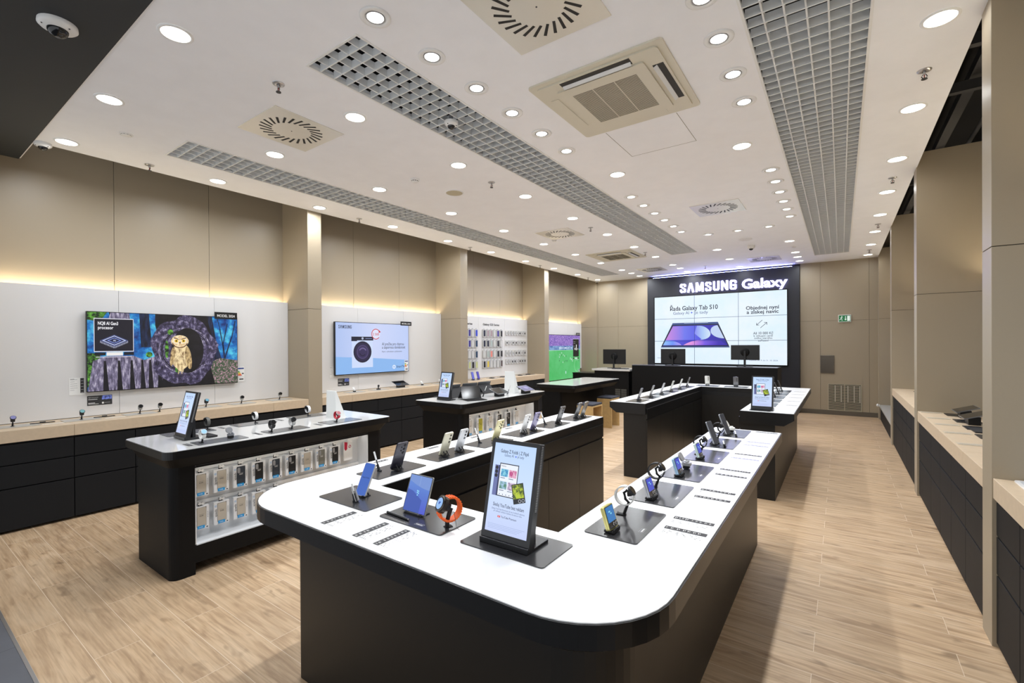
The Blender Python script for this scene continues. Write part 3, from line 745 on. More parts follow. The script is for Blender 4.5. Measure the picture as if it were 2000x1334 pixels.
# ================================================================== TELEVISIONS (facing +x): local frame faces -y, rotated +90 deg
XTV = XWL+.13
def tv(y0, y1, z0, z1, label, tagx=None, depth=.045):
    t = thing('television', label, 'television', (XTV, y1, z0), PI/2)    # local x runs from y1... rotated so local +x = world +y
    t.location = (XTV, (y0+y1)/2, z0)
    W, Hh = y1-y0, z1-z0
    b = MB(); b.box(-W/2, W/2, -.055, -.015, 0, Hh, M_BLACKG); b.build('bezel', t, bevel=.002, seg=1)
    b = MB(); b.box(-W*.3, W*.3, -.015, -.001, .15, Hh-.15, M_PLAST); b.build('wall_mount', t)
    return t, W, Hh
def model_tag(y, z, w_=.26, h=.085, bg='MODEL 2024'):
    t = thing('model_tag', 'small black tag reading MODEL 2024 on the %s television' % y[1], 'sign', (XTV+.056, y[0], z), PI/2)
    b = MB(); b.box(-w_/2, w_/2, -.003, 0, 0, h, M_PLAST); b.build('tag_plate', t)
    b = MB(); b.ptext(bg, 0, h*.30, h*.52, M_PAPER, -.0035, .01, 'C', w_*.78); b.build('tag_text', t)
# --- owl television
t, W, Hh = tv(1.345, 2.795, 1.137, 1.968, 'large television showing an owl in a tree hollow')
D0 = -.0552
b = MB(); x0, x1 = -W/2+.006, W/2-.006; z0, z1 = .008, Hh-.006
def UX(p): return x0+(x1-x0)*p
def VZ(q): return z1-(z1-z0)*q
BLUEF = scr_noise('forest_blue', (8,40,110), (90,210,235), 9, 1.0, lo=.35, hi=.68, c3=(20,110,190), detail=9)
BARK = scr_noise('bark_violet', (16,13,26), (178,170,204), 17, .9, stretch=(1.6,1,1.2), lo=.36, hi=.68, c3=(74,66,100), detail=12)
BARK2 = scr_noise('bark_pale', (34,30,46), (214,206,226), 18, .9, stretch=(2.4,1,.6), lo=.34, hi=.66, c3=(120,112,142), detail=12)
DARKH = scr_noise('hollow_dark', (4,4,8), (40,34,48), 12, .7, lo=.4, hi=.8)
MOSS = scr_noise('moss', (6,26,16), (120,200,70), 30, .85, lo=.42, hi=.66)
FLW = scr_noise('flower_floor', (30,70,40), (226,170,196), 60, .9, lo=.35, hi=.66, c3=(90,100,80))
b.prect(x0, x1, z0, z1, BLUEF, D0)
TRK = scr_noise('trunk_dark', (6,10,30), (40,60,110), 14, .8, stretch=(3,1,.6), lo=.4, hi=.75)
for u0, u1, v0, v1 in ((.30, .36, 0, .45), (.12, .17, 0, .1), (.05,.08,0,.5)): b.pic([(UX(u0), VZ(v0)), (UX(u0+.01), VZ(v1)), (UX(u1+.02), VZ(v1)), (UX(u1), VZ(v0))], TRK, D0-.0002)
# right: tree silhouettes in blue wood
b.pic([(UX(.80), VZ(.0)), (UX(.83), VZ(.35)), (UX(.88), VZ(.68)), (UX(.78), VZ(.66)), (UX(.70), VZ(.2)), (UX(.72), VZ(0))], TRK, D0-.0002)
for a, c, d_, e2, w_ in ((.90,.68,.885,.42,.018), (.885,.44,.86,.18,.012), (.885,.42,.92,.10,.012), (.90,.62,.955,.30,.014), (.955,.32,.985,.05,.012), (.865,.2,.84,.02,.008)): b.pline(UX(a), VZ(c), UX(d_), VZ(e2), w_, TRK, D0-.0003)
b.pic([(UX(.76), VZ(.70)), (UX(.86), VZ(.62)), (UX(1), VZ(.66)), (UX(1), VZ(1)), (UX(.7), VZ(1))], FLW, D0-.0004)
# left stump and moss
b.pic([(UX(0), VZ(.52)), (UX(.07), VZ(.52)), (UX(.07), VZ(.8)), (UX(0), VZ(.95))], MOSS, D0-.0004)
b.pic([(UX(0), VZ(0)), (UX(.11), VZ(0)), (UX(.07), VZ(.12)), (UX(0), VZ(.1))], MOSS, D0-.0003)
b.pic([(UX(.13), VZ(0)), (UX(.24), VZ(0)), (UX(.25), VZ(.2)), (UX(.1), VZ(.2))], BARK2, D0-.00035)
b.pic([(UX(0), VZ(1)), (UX(.03), VZ(.62)), (UX(.10), VZ(.56)), (UX(.26), VZ(.56)), (UX(.33), VZ(.62)), (UX(.42), VZ(.56)), (UX(.46), VZ(1))], BARK2, D0-.0005)
for u in (.09, .17, .245, .31, .36, .42): b.pic([(UX(u), VZ(.62)), (UX(u+.012), VZ(.62)), (UX(u+.028), VZ(1)), (UX(u-.005), VZ(1))], DARKH, D0-.0006)
# big hollow trunk
P = []
for k in range(40):
    a = 2*PI*k/40; r = 1+.06*math.sin(5*a+1)+.04*math.sin(9*a)
    P.append((UX(.60)+.33*r*math.cos(a), VZ(.50)+.405*min(r, 1.02)*math.sin(a)))
b.pic([(UX(.40), VZ(0)), (UX(.40), VZ(.15)), (UX(.46), VZ(.6)), (UX(.44), VZ(1)), (UX(.82), VZ(1)), (UX(.77), VZ(.6)), (UX(.80), VZ(.3)), (UX(.76), VZ(0))], DARKH, D0-.0007)
b.pic(P, BARK, D0-.0008)
for rr, w_ in ((.205, .016), (.235, .010), (.262, .012)): b.parc(UX(.605), VZ(.5), rr, w_, DARKH if w_ < .012 else BARK2, D0-.00085, 0.3, 5.6)
b.pell(UX(.62), VZ(.50), .165, .265, DARKH, D0-.0009)
b.pell(UX(.475), VZ(.48), .018, .10, MOSS, D0-.001); b.pell(UX(.50), VZ(.24), .028, .03, MOSS, D0-.001); b.pell(UX(.55), VZ(.77), .03, .035, MOSS, D0-.001); b.pell(UX(.36), VZ(.55), .03, .03, MOSS, D0-.001)
# owl
OWL = scr_noise('owl_feather', (120,84,50), (250,226,176), 38, .98, stretch=(1,1,.5), lo=.34, hi=.56)
OWLW = scr_noise('owl_wing', (92,62,38), (226,196,140), 60, .95, stretch=(1,1,.5), lo=.38, hi=.62)
OWLP = scr_noise('owl_face', (206,160,100), (255,236,196), 50, 1.0, lo=.35, hi=.6)
ox, oz = UX(.565), VZ(.52)
b.pell(ox+.01, oz-.05, .098, .155, OWL, D0-.0012); b.pic([(ox-.055, oz-.12), (ox+.05, oz-.14), (ox+.03, oz-.235), (ox-.02, oz-.215)], OWL, D0-.0012)
b.pell(ox+.085, oz-.07, .032, .135, OWLW, D0-.0013, rot=.12); b.pell(ox-.075, oz-.05, .022, .11, OWLW, D0-.0013, rot=-.12)
b.pell(ox, oz+.125, .088, .070, OWLP, D0-.0014)
b.pell(ox-.038, oz+.128, .030, .030, scr((250,238,214), .95), D0-.0015); b.pell(ox+.038, oz+.128, .030, .030, scr((250,238,214), .95), D0-.0015)
for s_ in (-1, 1):
    b.pell(ox+s_*.036, oz+.128, .019, .019, scr((242,196,60), 1), D0-.0016); b.pell(ox+s_*.036, oz+.128, .0085, .0085, scr((10,8,8), .5), D0-.0017)
    b.pic([(ox+s_*.012, oz+.150), (ox+s_*.064, oz+.172), (ox+s_*.060, oz+.158), (ox+s_*.014, oz+.142)], scr((110,74,44), .8), D0-.0018)
b.pic([(ox-.010, oz+.118), (ox+.010, oz+.118), (ox, oz+.088)], scr((120,96,70), .8), D0-.0018)
b.parc(ox, oz+.128, .078, .010, scr((112,70,44), .7), D0-.0016, PI*1.1, PI*1.9)
for s_ in (-1, 1): b.pline(ox+s_*.014, oz-.22, ox+s_*.018, oz-.255, .010, scr((214,190,150), .8), D0-.0013)
# chip picture inset
b.prect(UX(.035), UX(.265), VZ(.505), VZ(.075), scr((225,225,235), .95), D0-.002); b.prect(UX(.039), UX(.261), VZ(.495), VZ(.085), scr((22,20,38), .8), D0-.0022)
b.ptext('NQ8 AI Gen3', UX(.058), VZ(.16), .048, scr((250,250,255), 1), D0-.0024, .018, 'L', .165); b.ptext('procesor', UX(.058), VZ(.215), .048, scr((250,250,255), 1), D0-.0024, .014, 'L', .125)
cx, cz = UX(.15), VZ(.36)
for k, (a, q, c_) in enumerate(((.118, .062, (70,80,130)), (.100, .052, (200,210,245)), (.085, .044, (40,44,90)), (.060, .031, (130,150,220)), (.046, .024, (30,34,70)))):
    b.pic([(cx-a, cz), (cx, cz-q), (cx+a, cz), (cx, cz+q)], scr(c_, .95), D0-.0024-.0001*k)
for k in range(11):
    f_ = (k+.5)/11
    for sx, sz in ((-1, -1), (1, -1)): b.pline(cx+sx*.118*(1-f_), cz+sz*.062*f_-.002, cx+sx*.118*(1-f_), cz+sz*.062*f_-.022, .004, scr((210,215,245), .9), D0-.0026)
b.ptext('AI', cx, cz-.009, .026, scr((220,228,255), 1), D0-.003, .01, 'C')
b.prect(UX(.105), UX(.20), VZ(.555), VZ(.51), scr((240,238,235), .95), D0-.002)
for u in (.04, .205): b.prect(UX(u), UX(u+.06), VZ(.55), VZ(.512), scr((20,18,30), .8), D0-.002)
b.prect(UX(.045), UX(.25), VZ(.575), VZ(.567), scr((225,220,235), .9), D0-.002)
b.build('screen', t)
model_tag((2.66, 'owl'), 1.968-.03)
# --- washing machine television
t, W, Hh = tv(4.19, 5.662, 1.143, 1.968, 'television showing a washing machine advert on pale blue')
b = MB(); x0, x1 = -W/2+.008, W/2-.008; z0, z1 = .012, Hh-.008
b.prect(x0, x1, z0, z1, scr_grad('washer_bg', [(176,196,240), (204,214,248), (190,206,246)], 'X', -.7, .7, 1.0), D0)
b.pic([(UX(0), VZ(.66)), (UX(.45), VZ(.70)), (UX(1), VZ(.77)), (UX(1), VZ(1)), (UX(0), VZ(1))], scr((140,184,238), 1), D0-.0004)
SI = scr((20,26,60), .8)
samsung_mesh(b, UX(.035), VZ(.115), .050, .235, SI, D0-.0008, .9)
wx0, wx1 = UX(.195), UX(.475)
b.prect(wx0+.003, wx1-.003, VZ(.885), VZ(.265), scr((206,220,250), 1), D0-.0008)
b.prect(wx0-.005, wx1+.005, VZ(.345), VZ(.27), scr((24,26,52), .8), D0-.001); b.pell((wx0+wx1)/2, VZ(.305), .020, .020, scr((190,200,225), .9), D0-.0012)
b.prect(wx0+.26, wx1-.02, VZ(.315), VZ(.298), scr((120,130,170), .9), D0-.0012); b.prect(wx0-.005, wx0+.10, VZ(.36), VZ(.345), scr((24,26,52), .8), D0-.001)
ccx, ccz = (wx0+wx1)/2, VZ(.575)
for r_, c_ in ((.172, (30,26,52)), (.150, (44,38,74)), (.112, (84,72,120)), (.095, (58,48,92))): b.pell(ccx, ccz, r_, r_, scr(c_, .85), D0-.001-.0001*(20-int(r_*100)))
b.parc(ccx, ccz-.01, .07, .02, scr((120,106,160), .85), D0-.003, .5, 2.6); b.parc(ccx, ccz, .06, .015, scr((30,24,56), .85), D0-.003, 3.4, 5.6)
RD = scr((206,40,50), .95)
b.pell(UX(.515), VZ(.215), .085, .085, scr((224,228,250), 1), D0-.0014); b.parc(UX(.515), VZ(.215), .082, .012, RD, D0-.0016, .45, 5.6)
b.pic([(UX(.515)+.06, VZ(.215)+.07), (UX(.515)+.10, VZ(.215)+.035), (UX(.515)+.055, VZ(.215)+.02)], RD, D0-.0017)
b.ptext('2 500', UX(.515), VZ(.24), .055, RD, D0-.0018, .01, 'C', .13)
b.ptext('AI pračka pro chytrou', UX(.60), VZ(.445), .068, SI, D0-.001, .004, 'L', .475); b.ptext('a úspornou domácnost', UX(.60), VZ(.515), .068, SI, D0-.001, .004, 'L', .505)
b.ptext('Nyní s výhodným cashbackem', UX(.60), VZ(.59), .035, SI, D0-.001, 0, 'L', .43)
b.pell(UX(.775), VZ(.905), .034, .034, scr((235,242,252), 1), D0-.001)
for k in range(4):
    a = PI*k/4; b.pline(UX(.775)-.026*math.cos(a), VZ(.905)-.026*math.sin(a), UX(.775)+.026*math.cos(a), VZ(.905)+.026*math.sin(a), .004, scr((80,150,235), 1), D0-.0012)
b.ptext('SmartThings', UX(.812), VZ(.925), .055, SI, D0-.001, .004, 'L', .245)
b.build('screen', t)
model_tag((5.60, 'washing machine'), 1.966-.02, .25, .07)
def energy_label(y, z, label, h=.19):
    t = thing('energy_label', label, 'label', (XTV+.0585, y, z), PI/2)
    w_ = .085
    b = MB(); b.box(-w_/2, w_/2, -.001, 0, 0, h, M_PAPER); b.build('card', t)
    b = MB()
    for k, c_ in enumerate(((0,150,60), (120,190,40), (230,220,30), (250,170,20), (240,110,20), (220,30,30))):
        zz = h*.72-k*h*.055; b.pic([(-.036, zz), (-.022+.006*k, zz), (-.016+.006*k, zz-.0045), (-.022+.006*k, zz-.009), (-.036, zz-.009)], mat('e_%d' % k, c_, .6), -.0013)
    b.prect(-.036, .036, h*.84, h*.93, mat('e_blue', (30,60,140), .6), -.0013); b.prect(.012, .034, h*.5, h*.58, M_PRINT, -.0013); b.prect(-.02, .03, h*.12, h*.2, M_PRINT, -.0013); b.prect(-.036, .036, h*.3, h*.31, M_PRINTL, -.0013)
    b.build('print', t)
energy_label(2.855, 1.145, 'narrow energy label at the lower right edge of the owl television'); bpy.data.objects['energy_label'].location.x = XTV+.004
energy_label(5.60, 1.15, 'narrow energy label on the lower right corner of the washing machine television')
# --- football television
t, W, Hh = tv(10.12, 12.30, .625, 1.865, 'large television showing a football match, partly hidden by a pier')
b = MB(); x0, x1 = -W/2+.010, W/2-.010; z0, z1 = .012, Hh-.012
GRN = scr_noise('pitch', (70,186,98), (100,202,128), 1.6, .95, lo=.35, hi=.65)
CRD = scr_noise('crowd', (44,24,110), (216,178,240), 60, .9, lo=.32, hi=.62, c3=(110,80,190))
b.prect(x0, x1, z0, z1, GRN, D0)
b.pic([(x0, z1), (x0, VZ(.27)), (x1, VZ(.27)), (x1, z1)], CRD, D0-.0005)
b.prect(x0, x1, VZ(.335), VZ(.24), scr_noise('board', (50,90,170), (150,190,230), 9, .9), D0-.0006)
b.ptext('INDOMDATA', UX(.60), VZ(.31), .075, scr((225,240,250), 1), D0-.0008, .01, 'C', .75)
b.pline(x0, VZ(.345), x1, VZ(.335), .008, scr((190,240,200), 1), D0-.0006)
b.parc(UX(.93), VZ(.70), .20, .010, scr((180,240,190), 1), D0-.0006, PI*.7, PI*1.55)
random.seed(5)
for k in range(26):
    u, v = random.uniform(.42, .98), random.uniform(.40, .62); c_ = random.choice([(235,245,250), (30,60,60)])
    b.pell(UX(u), VZ(v), .010, .024, scr(c_, .9), D0-.0008)
b.pell(UX(.60), VZ(.85), .016, .045, scr((220,245,255), 1), D0-.0008); b.pell(UX(.60), VZ(.80), .010, .012, scr((30,50,60), .9), D0-.0009)
b.pell(UX(.57), VZ(.60), .008, .025, scr((20,80,50), .9), D0-.0008)
b.prect(UX(.80), UX(.965), VZ(.50), VZ(.085), scr((12,14,20), .8), D0-.0012)
b.prect(UX(.80), UX(.965), VZ(.085), VZ(.078), scr((230,235,240), .9), D0-.0012)
for q, w_ in ((.14, .10), (.18, .09), (.245, .08)): b.prect(UX(.815), UX(.815)+w_*1.1, VZ(q+.012), VZ(q), scr((130,134,140), .9), D0-.0014)
b.prect(UX(.885), UX(.903), VZ(.35), VZ(.215), scr((240,240,240), 1), D0-.0014); b.prect(UX(.845), UX(.868), VZ(.34), VZ(.29), scr((230,230,230), 1), D0-.0014); b.prect(UX(.92), UX(.945), VZ(.34), VZ(.30), scr((150,150,150), 1), D0-.0014)
for u in (.80, .93): b.prect(UX(u), UX(u+.035), VZ(.555), VZ(.52), scr((12,14,20), .8), D0-.0012)
b.prect(UX(.845), UX(.92), VZ(.55), VZ(.525), scr((225,235,230), .9), D0-.0012)
b.build('screen', t)
model_tag((12.17, 'football'), 1.862, .24, .07)
energy_label(12.22, .68, 'narrow energy label at the lower right corner of the football television')
# --- wall labels
def wall_card(y, z, w_, h, dark, label, lines=6):
    t = thing('info_card', label, 'label', (XTV+.0005, y, z), PI/2)
    b = MB(); b.box(-w_/2, w_/2, -.002, 0, 0, h, M_PRINT if dark else M_PAPER); b.build('card', t)
    b = MB(); p = M_PAPER if dark else M_PRINTL
    if dark:
        b.ptext('QLED 4K procesor' if w_ < .2 else 'NQ8 AI Gen3 procesor', -w_*.46, h*.78, h*.13, p, -.0025, 0, 'L', w_*.40)
        b.prect(-w_*.46, -w_*.1, h*.60, h*.65, p, -.0025); b.prect(-w_*.46, -w_*.2, h*.22, h*.28, p, -.0025); b.prect(-w_*.46, -w_*.05, h*.12, h*.16, p, -.0025)
        b.prect(w_*.08, w_*.16, h*.12, h*.30, p, -.0025); b.prect(w_*.18, w_*.42, h*.2, h*.24, M_PRINTL, -.0025)
        if w_ > .19: b.prect(w_*.08, w_*.48, h*.55, h*.97, scr_noise('card_photo', (10,10,50), (140,160,255), 40, .6), -.0025)
    else:
        b.prect(w_*.22, w_*.46, h*.10, h*.97, M_PRINT, -.0022)
        for k in range(lines): b.prect(-w_*.42, -w_*.42+w_*.5*random.uniform(.5, 1), h*(.88-.12*k), h*(.90-.12*k), M_PRINTL, -.0025)
        b.ptext('QLED', -w_*.42, h*.90, h*.07, M_PRINT, -.0025, .01)
        for k in range(5): b.prect(w_*.26, w_*.42, h*(.80-.17*k), h*(.83-.17*k), M_PRINTL, -.0026)
    b.build('print', t)
wall_card(1.28, 1.115, .118, .175, False, 'white specification card beside the lower left corner of the owl television')
wall_card(1.458, .995, .20, .10, True, 'black information card below the owl television')
wall_card(4.185, 1.115, .118, .165, False, 'white specification card beside the washing machine television')
wall_card(4.37, .975, .20, .115, True, 'black information card below the washing machine television')
# ================================================================== ISLANDS
TZ = 0.9
M_EDGE = mat('black_edge', (16,16,17), 0.3)
M_TOPLIT = mat('bright_white_top', (250,250,250), 0.15)
_b = M_TOPLIT.node_tree.nodes['Principled BSDF']; _b.inputs['Emission Color'].default_value = (1, 1, 1, 1); _b.inputs['Emission Strength'].default_value = TOP_E
M_INNER = mat('black_satin_side', (19,18,17), 0.4, spec=0.45)
def ccw(P):
    a = sum(P[i][0]*P[(i+1) % len(P)][1]-P[(i+1) % len(P)][0]*P[i][1] for i in range(len(P)))
    return P if a > 0 else list(reversed(P))
def fillet(P, R, seg=8):
    out = []; n = len(P)
    for i in range(n):
        r = R[i]
        if r <= 0: out.append(P[i]); continue
        p = Vector(P[i]); a = (Vector(P[i-1])-p).normalized(); c = (Vector(P[(i+1) % n])-p).normalized()
        s_ = p+a*r; e = p+c*r; o = p+a*r+c*r
        for k in range(seg+1):
            t_ = k/seg*PI/2; v = -c*math.cos(t_) - a*math.sin(t_); out.append(tuple(o+v*r))
    return out
def inset(P, k):     # polygon inset by k (ccw)
    n = len(P); out = []
    for i in range(n):
        p0, p1, p2 = Vector(P[i-1]), Vector(P[i]), Vector(P[(i+1) % n])
        d1 = (p1-p0); d2 = (p2-p1)
        if d1.length < 1e-7 or d2.length < 1e-7: out.append(tuple(p1)); continue
        d1.normalize(); d2.normalize(); n1 = Vector((-d1.y, d1.x)); n2 = Vector((-d2.y, d2.x)); m_ = n1+n2
        m_ = m_/max(m_.length_squared, .2)*2
        out.append(tuple(p1+m_*k))
    return out
def u_island(y_sign, y_base, label):
    """U-shaped island. y_sign=+1: closed side toward the entrance (outer edge at y_base); -1: closed side at the back"""
    t = thing('display_island', label, 'display counter', (-1.34, y_base, 0), 0, 'U-shaped phone display islands')
    A = 0.95; B_ = .965; L = 3.15; iy = .505; ix0, ix1 = -.53, .475
    def P(x, y): return (x, y*y_sign)
    outer = [P(-A-.03, 0), P(B_, 0), P(B_, L), P(ix1, L), P(ix1, iy), P(ix0, iy), P(ix0, L), P(-A-.03, L)]
    rad = [.30, .30, 0, 0, 0, 0, 0, 0] if y_sign > 0 else [.03]*2+[0]*6
    if y_sign < 0: rad = [.02, .02, .01, 0, 0, 0, 0, .01]
    top = fillet(outer, rad, 10)
    top = ccw(top)
    b = MB(); b.prism(inset(top, .006), TZ-.012, TZ, M_TOPLIT); b.build('tabletop', t)
    b = MB(); b.prism(top, TZ-.068, TZ-.003, M_EDGE); b.build('edge_band', t)
    q = 0.17; s_ = .22; c_ = .09
    def inn(k, f, ee=.03): return [P(-A-.03+k, f), P(B_-k, f), P(B_-k, L-ee), P(ix1, L-ee), P(ix1, iy), P(ix0, iy), P(ix0, L-ee), P(-A-.03+k, L-ee)]
    chf = inn(c_, c_, .002)
    rc = [.21, .21, 0, 0, 0, 0, 0, 0] if y_sign > 0 else [.02, .02, 0, 0, 0, 0, 0, 0]
    rt = rad if y_sign > 0 else [.02, .02, 0, 0, 0, 0, 0, 0]
    lo = ccw(fillet(chf, rc, 10)); hi = ccw(fillet(outer, rt, 10))
    b = MB(); b.ring([[(x, y, TZ-.13) for x, y in lo], [(x, y, TZ-.068) for x, y in inset(hi, .002)]], M_EDGE, False, True); b.build('apron', t)
    rb = [.03, .22, 0, 0, 0, 0, 0, 0] if y_sign > 0 else [.02, .02, 0, 0, 0, 0, 0, 0]
    bs = ccw(fillet(inn(q, s_), rb, 10))
    b = MB(); b.prism(bs, 0.0, TZ-.13, M_INNER); b.build('plinth', t)
    # drawer fronts on the inside faces
    for sx, x in ((1, ix0), (-1, ix1)):
        ys = [iy, 1.05, 1.58, 2.10, 2.62, L-.03]
        for i in range(5):
            b = MB(); x_ = sorted((x, x+sx*.012)); yy = sorted((ys[i]*y_sign+.002*y_sign, ys[i+1]*y_sign-.002*y_sign)); b.box(x_[0], x_[1], yy[0], yy[1], .02, TZ-.20, M_INNER); b.build('cabinet_door', t)
        b = MB(); x_ = sorted((x, x+sx*.012)); yy = sorted(((iy+.012)*y_sign, (L-.03)*y_sign)); b.box(x_[0], x_[1], yy[0], yy[1], TZ-.185, TZ-.068, M_EDGE); b.build('inner_fascia', t)
    return t
u_island(+1, 1.005, 'U-shaped black island with bright white top and rounded corners, nearest the camera')
u_island(-1, 8.48, 'U-shaped black island with bright white top, farther back before the video wall')

def island(x0, x1, y0, y1, label, niche=None, z=0.9, group=None, r=.06, knee=0.0):
    cx = (x0+x1)/2; t = thing('display_table', label, 'display table', (cx, y0, 0), 0, group)
    w = (x1-x0)/2; L = y1-y0
    P0 = ccw(rrect(-w, w, 0, L, r, 6)); b = MB(); b.prism(inset(P0, .004), z-.010, z, M_TOPG); b.build('tabletop', t)
    b = MB(); b.prism(P0, z-.055, z-.003, M_EDGE); b.build('edge_band', t)
    a = .055
    P1 = ccw(rrect(-w+.02, w-.02, .02, L-.02, r, 6)); P2 = ccw(rrect(-w+a+.02, w-a-.02, a, L-a, r, 6))
    b = MB(); b.ring([[(x, y, z-.13) for x, y in P2], [(x, y, z-.056) for x, y in P1]], M_BLACK, False); b.build('apron', t)
    xb0, xb1 = -w+a+.02, w-a-.02-knee; ya, yb = a, L-a
    if not niche:
        b = MB(); b.prism(ccw(rrect(xb0, xb1, ya, yb, r, 6)), 0, z-.13, M_BLACK); b.box(xb0, w-a-.02, ya+r, yb-r, z-.14, z-.129, M_BLACK); b.build('plinth', t)
    else:
        n0, n1, zb, zt = niche   # opening on +x side between local y n0..n1
        b = MB(); dpt = .16
        Q = rrect(xb0, xb1, ya, n0, .06, 6, (1, 1, 0, 0)); b.prism(ccw(Q), 0.0, z-.13, M_BLACK)
        Q = rrect(xb0, xb1, n1, yb, .06, 6, (0, 0, 1, 1)); b.prism(ccw(Q), 0.0, z-.13, M_BLACK)
        b.box(xb0, xb1, n0, n1, .08, zb, M_BLACK); b.box(xb0, xb1, n0, n1, zt, z-.13, M_BLACK); b.box(xb0, xb1-dpt, n0, n1, zb, zt, M_BLACK)
        b.build('cabinet_body', t)
        b = MB(); mw = mat('niche_white', (226,228,230), .4)
        b.box(xb1-dpt, xb1-dpt+.006, n0, n1, zb, zt-.04, mw); b.box(xb1-dpt, xb1-dpt+.010, n0, n1, zt-.04, zt, mat('niche_shade', (48,48,48), .5)); b.box(xb1-dpt, xb1-.003, n0, n1, zb, zb+.008, mw); b.box(xb1-dpt, xb1-.003, n1-.008, n1, zb, zt, mw); b.box(xb1-dpt, xb1-.003, n0, n0+.008, zb, zt, mw)  # dark grey along the top of the lining is painted shade
        b.box(xb1-dpt, xb1-.003, n0, n1, zt-.006, zt, mat('niche_shade', (48,48,48), .5)); b.build('niche_lining', t)
        b = MB()
        for zz in (zt-.06, zb+(zt-zb)*.46): b.box(xb1-dpt+.006, xb1-dpt+.02, n0+.008, n1-.008, zz-.012, zz+.012, M_WHITE)
        b.build('hanging_rail', t)
        b = MB(); b.box(xb1-.055, xb1-.040, n0+.01, n1-.01, zt-.012, zt-.008, mat('niche_fill_glow', (255,250,240), .4, emit=7.0)); b.box(xb1-.022, xb1-.001, n0, n1, zt-.018, zt-.0065, M_BLACK); b.build('light_strip', t)  # glowing strip added to brighten the niche, no real LED there; lip hides it
    return t
G4 = 'black display tables with pale glass tops'
island(-4.45, -3.62, 1.16, 3.05, 'black display table with pale glass top of watches, phone cases hanging in its side', niche=(.20, 1.66, .20, .765), group=G4)
island(-4.45, -3.62, 4.10, 5.99, 'black display table with pale glass top of tablets, phone cases hanging in its side', niche=(.20, 1.66, .20, .765), group=G4)
island(-4.45, -3.66, 6.99, 8.95, 'empty black table with pale glass top in front of the football television', group=G4, knee=.24)
# stools
def stool(x, y, label):
    t = thing('stool', label, 'stool', (x, y, 0), 0, 'plywood stools with dark cushions')
    m = mat('plywood', (190,158,106), .5, noise=.10, nscale=25)
    for s_ in (-1, 1): b = MB(); b.box(-.15, .15, s_*.18-.012, s_*.18+.012, 0, .53, m); b.build('side_panel', t, bevel=.002)
    b = MB(); b.box(-.15, .15, -.192, .192, .53, .555, m); b.build('seat_board', t, bevel=.003)
    b = MB(); b.box(-.148, .148, -.19, .19, .555, .59, mat('dark_grey_felt', (52,54,64), .9)); b.build('cushion', t, bevel=.012, seg=3)
stool(-3.54, 7.30, 'plywood stool with dark cushion, nearer one at the empty glass table')
stool(-3.70, 8.45, 'plywood stool with dark cushion, farther one at the empty glass table')
# cash desk
t = thing('cash_desk', 'long matt black cash desk in front of the video wall', 'cash desk', (-2.51, 10.5, 0))
b = MB(); b.box(-1.49, 1.49, 0, .04, 0, 1.10, M_BLACK); b.box(-1.49, -1.45, .04, .75, 0, 1.10, M_BLACK); b.box(1.45, 1.49, .04, .75, 0, 1.10, M_BLACK); b.build('front_panel', t, bevel=.002)
b = MB(); b.box(-1.49, 1.49, -.0, .30, 1.101, 1.115, mat('desk_top_grey', (96,98,112), .15)); b.build('counter_ledge', t)
b = MB(); b.box(-1.45, 1.45, .30, .75, .82, .86, M_BLACK); b.build('work_surface', t)
t = thing('side_desk', 'black side desk with white top left of the cash desk', 'desk', (-4.54, 10.5, 0))
b = MB(); b.box(-.49, .48, .0, .75, .955, 1.0, M_TOPG); b.build('desktop', t, bevel=.003)
b = MB(); b.box(-.44, .44, .05, .72, 0, .955, M_BLACK); b.build('desk_body', t)
b = MB()
for sx in (-1, 1):
    for k in range(9): b.box(.245+sx*.075-.065, .245+sx*.075+.065, .044, .05, .30+.026*k, .312+.026*k, mat('vent_bar_grey', (92,92,88), .5))
b.build('vent_slats', t)
t = thing('low_cabinet', 'low black cabinet between the side desk and the football television', 'cabinet', (-5.35, 10.9, 0))
b = MB(); b.box(-.42, .30, 0, .5, 0, .84, M_BLACK); b.build('cabinet_body', t, bevel=.003)
b = MB(); b.box(-.43, .31, -.01, .51, .84, .86, M_EDGE); b.build('cabinet_top', t)
# monitors
def monitor(x, y, z, w, h, zb, label, rz=0, face_right=False, arm=True, ring=True):
    t = thing('monitor', label, 'monitor', (x, y, z), rz, 'black monitors seen from behind')
    b = MB(); b.box(-w/2, w/2, .0, .02, zb, zb+h, M_PLAST); b.build('monitor_shell', t, bevel=.004)
    b = MB(); b.box(-w/2+.008, w/2-.008, .02, .022, zb+.008, zb+h-.008, M_GLASSK); b.build('screen', t)
    b = MB()
    if ring:
        b.at(0, -.001, zb+h*.52, rx=PI/2); b.lathe([(.085, 0), (.085, .012), (.060, .02), (.02, .022)], M_BLACK, 24)
    b.build('mount_plate', t)
    b = MB(); b.box(-.02, .02, -.045, -.015, 0.008, zb+h*.6, M_PLAST); b.build('stand_neck', t, bevel=.004)
    b = MB(); b.box(-.14, .14, -.12, .10, 0, .010, M_PLAST); b.build('stand_foot', t, bevel=.003)
    return t
monitor(-3.10, 10.66, 1.115, .545, .335, .035, 'black monitor on the left of the cash desk, its lower edge near the desk')
monitor(-1.625, 10.66, 1.115, .54, .31, .14, 'black monitor raised on a neck on the right of the cash desk')
t = monitor(-4.63, 10.95, 1.0, .60, .37, .10, 'black monitor catching green light on the side desk', rz=.0)
t = thing('keyboard', 'thin black keyboard lying on the side desk behind the monitor stand', 'keyboard', (-4.33, 10.62, 1.0), .1)
b = MB(); b.box(-.20, .20, -.06, .06, 0.001, .014, M_PLAST); b.build('key_base', t, bevel=.003)
b = MB()
for r_ in range(5):
    for c in range(15): b.box(-.19+.0255*c, -.19+.0255*c+.021, -.052+.021*r_, -.052+.021*r_+.017, .014, .018, M_RUBBER)
b.build('keys', t)
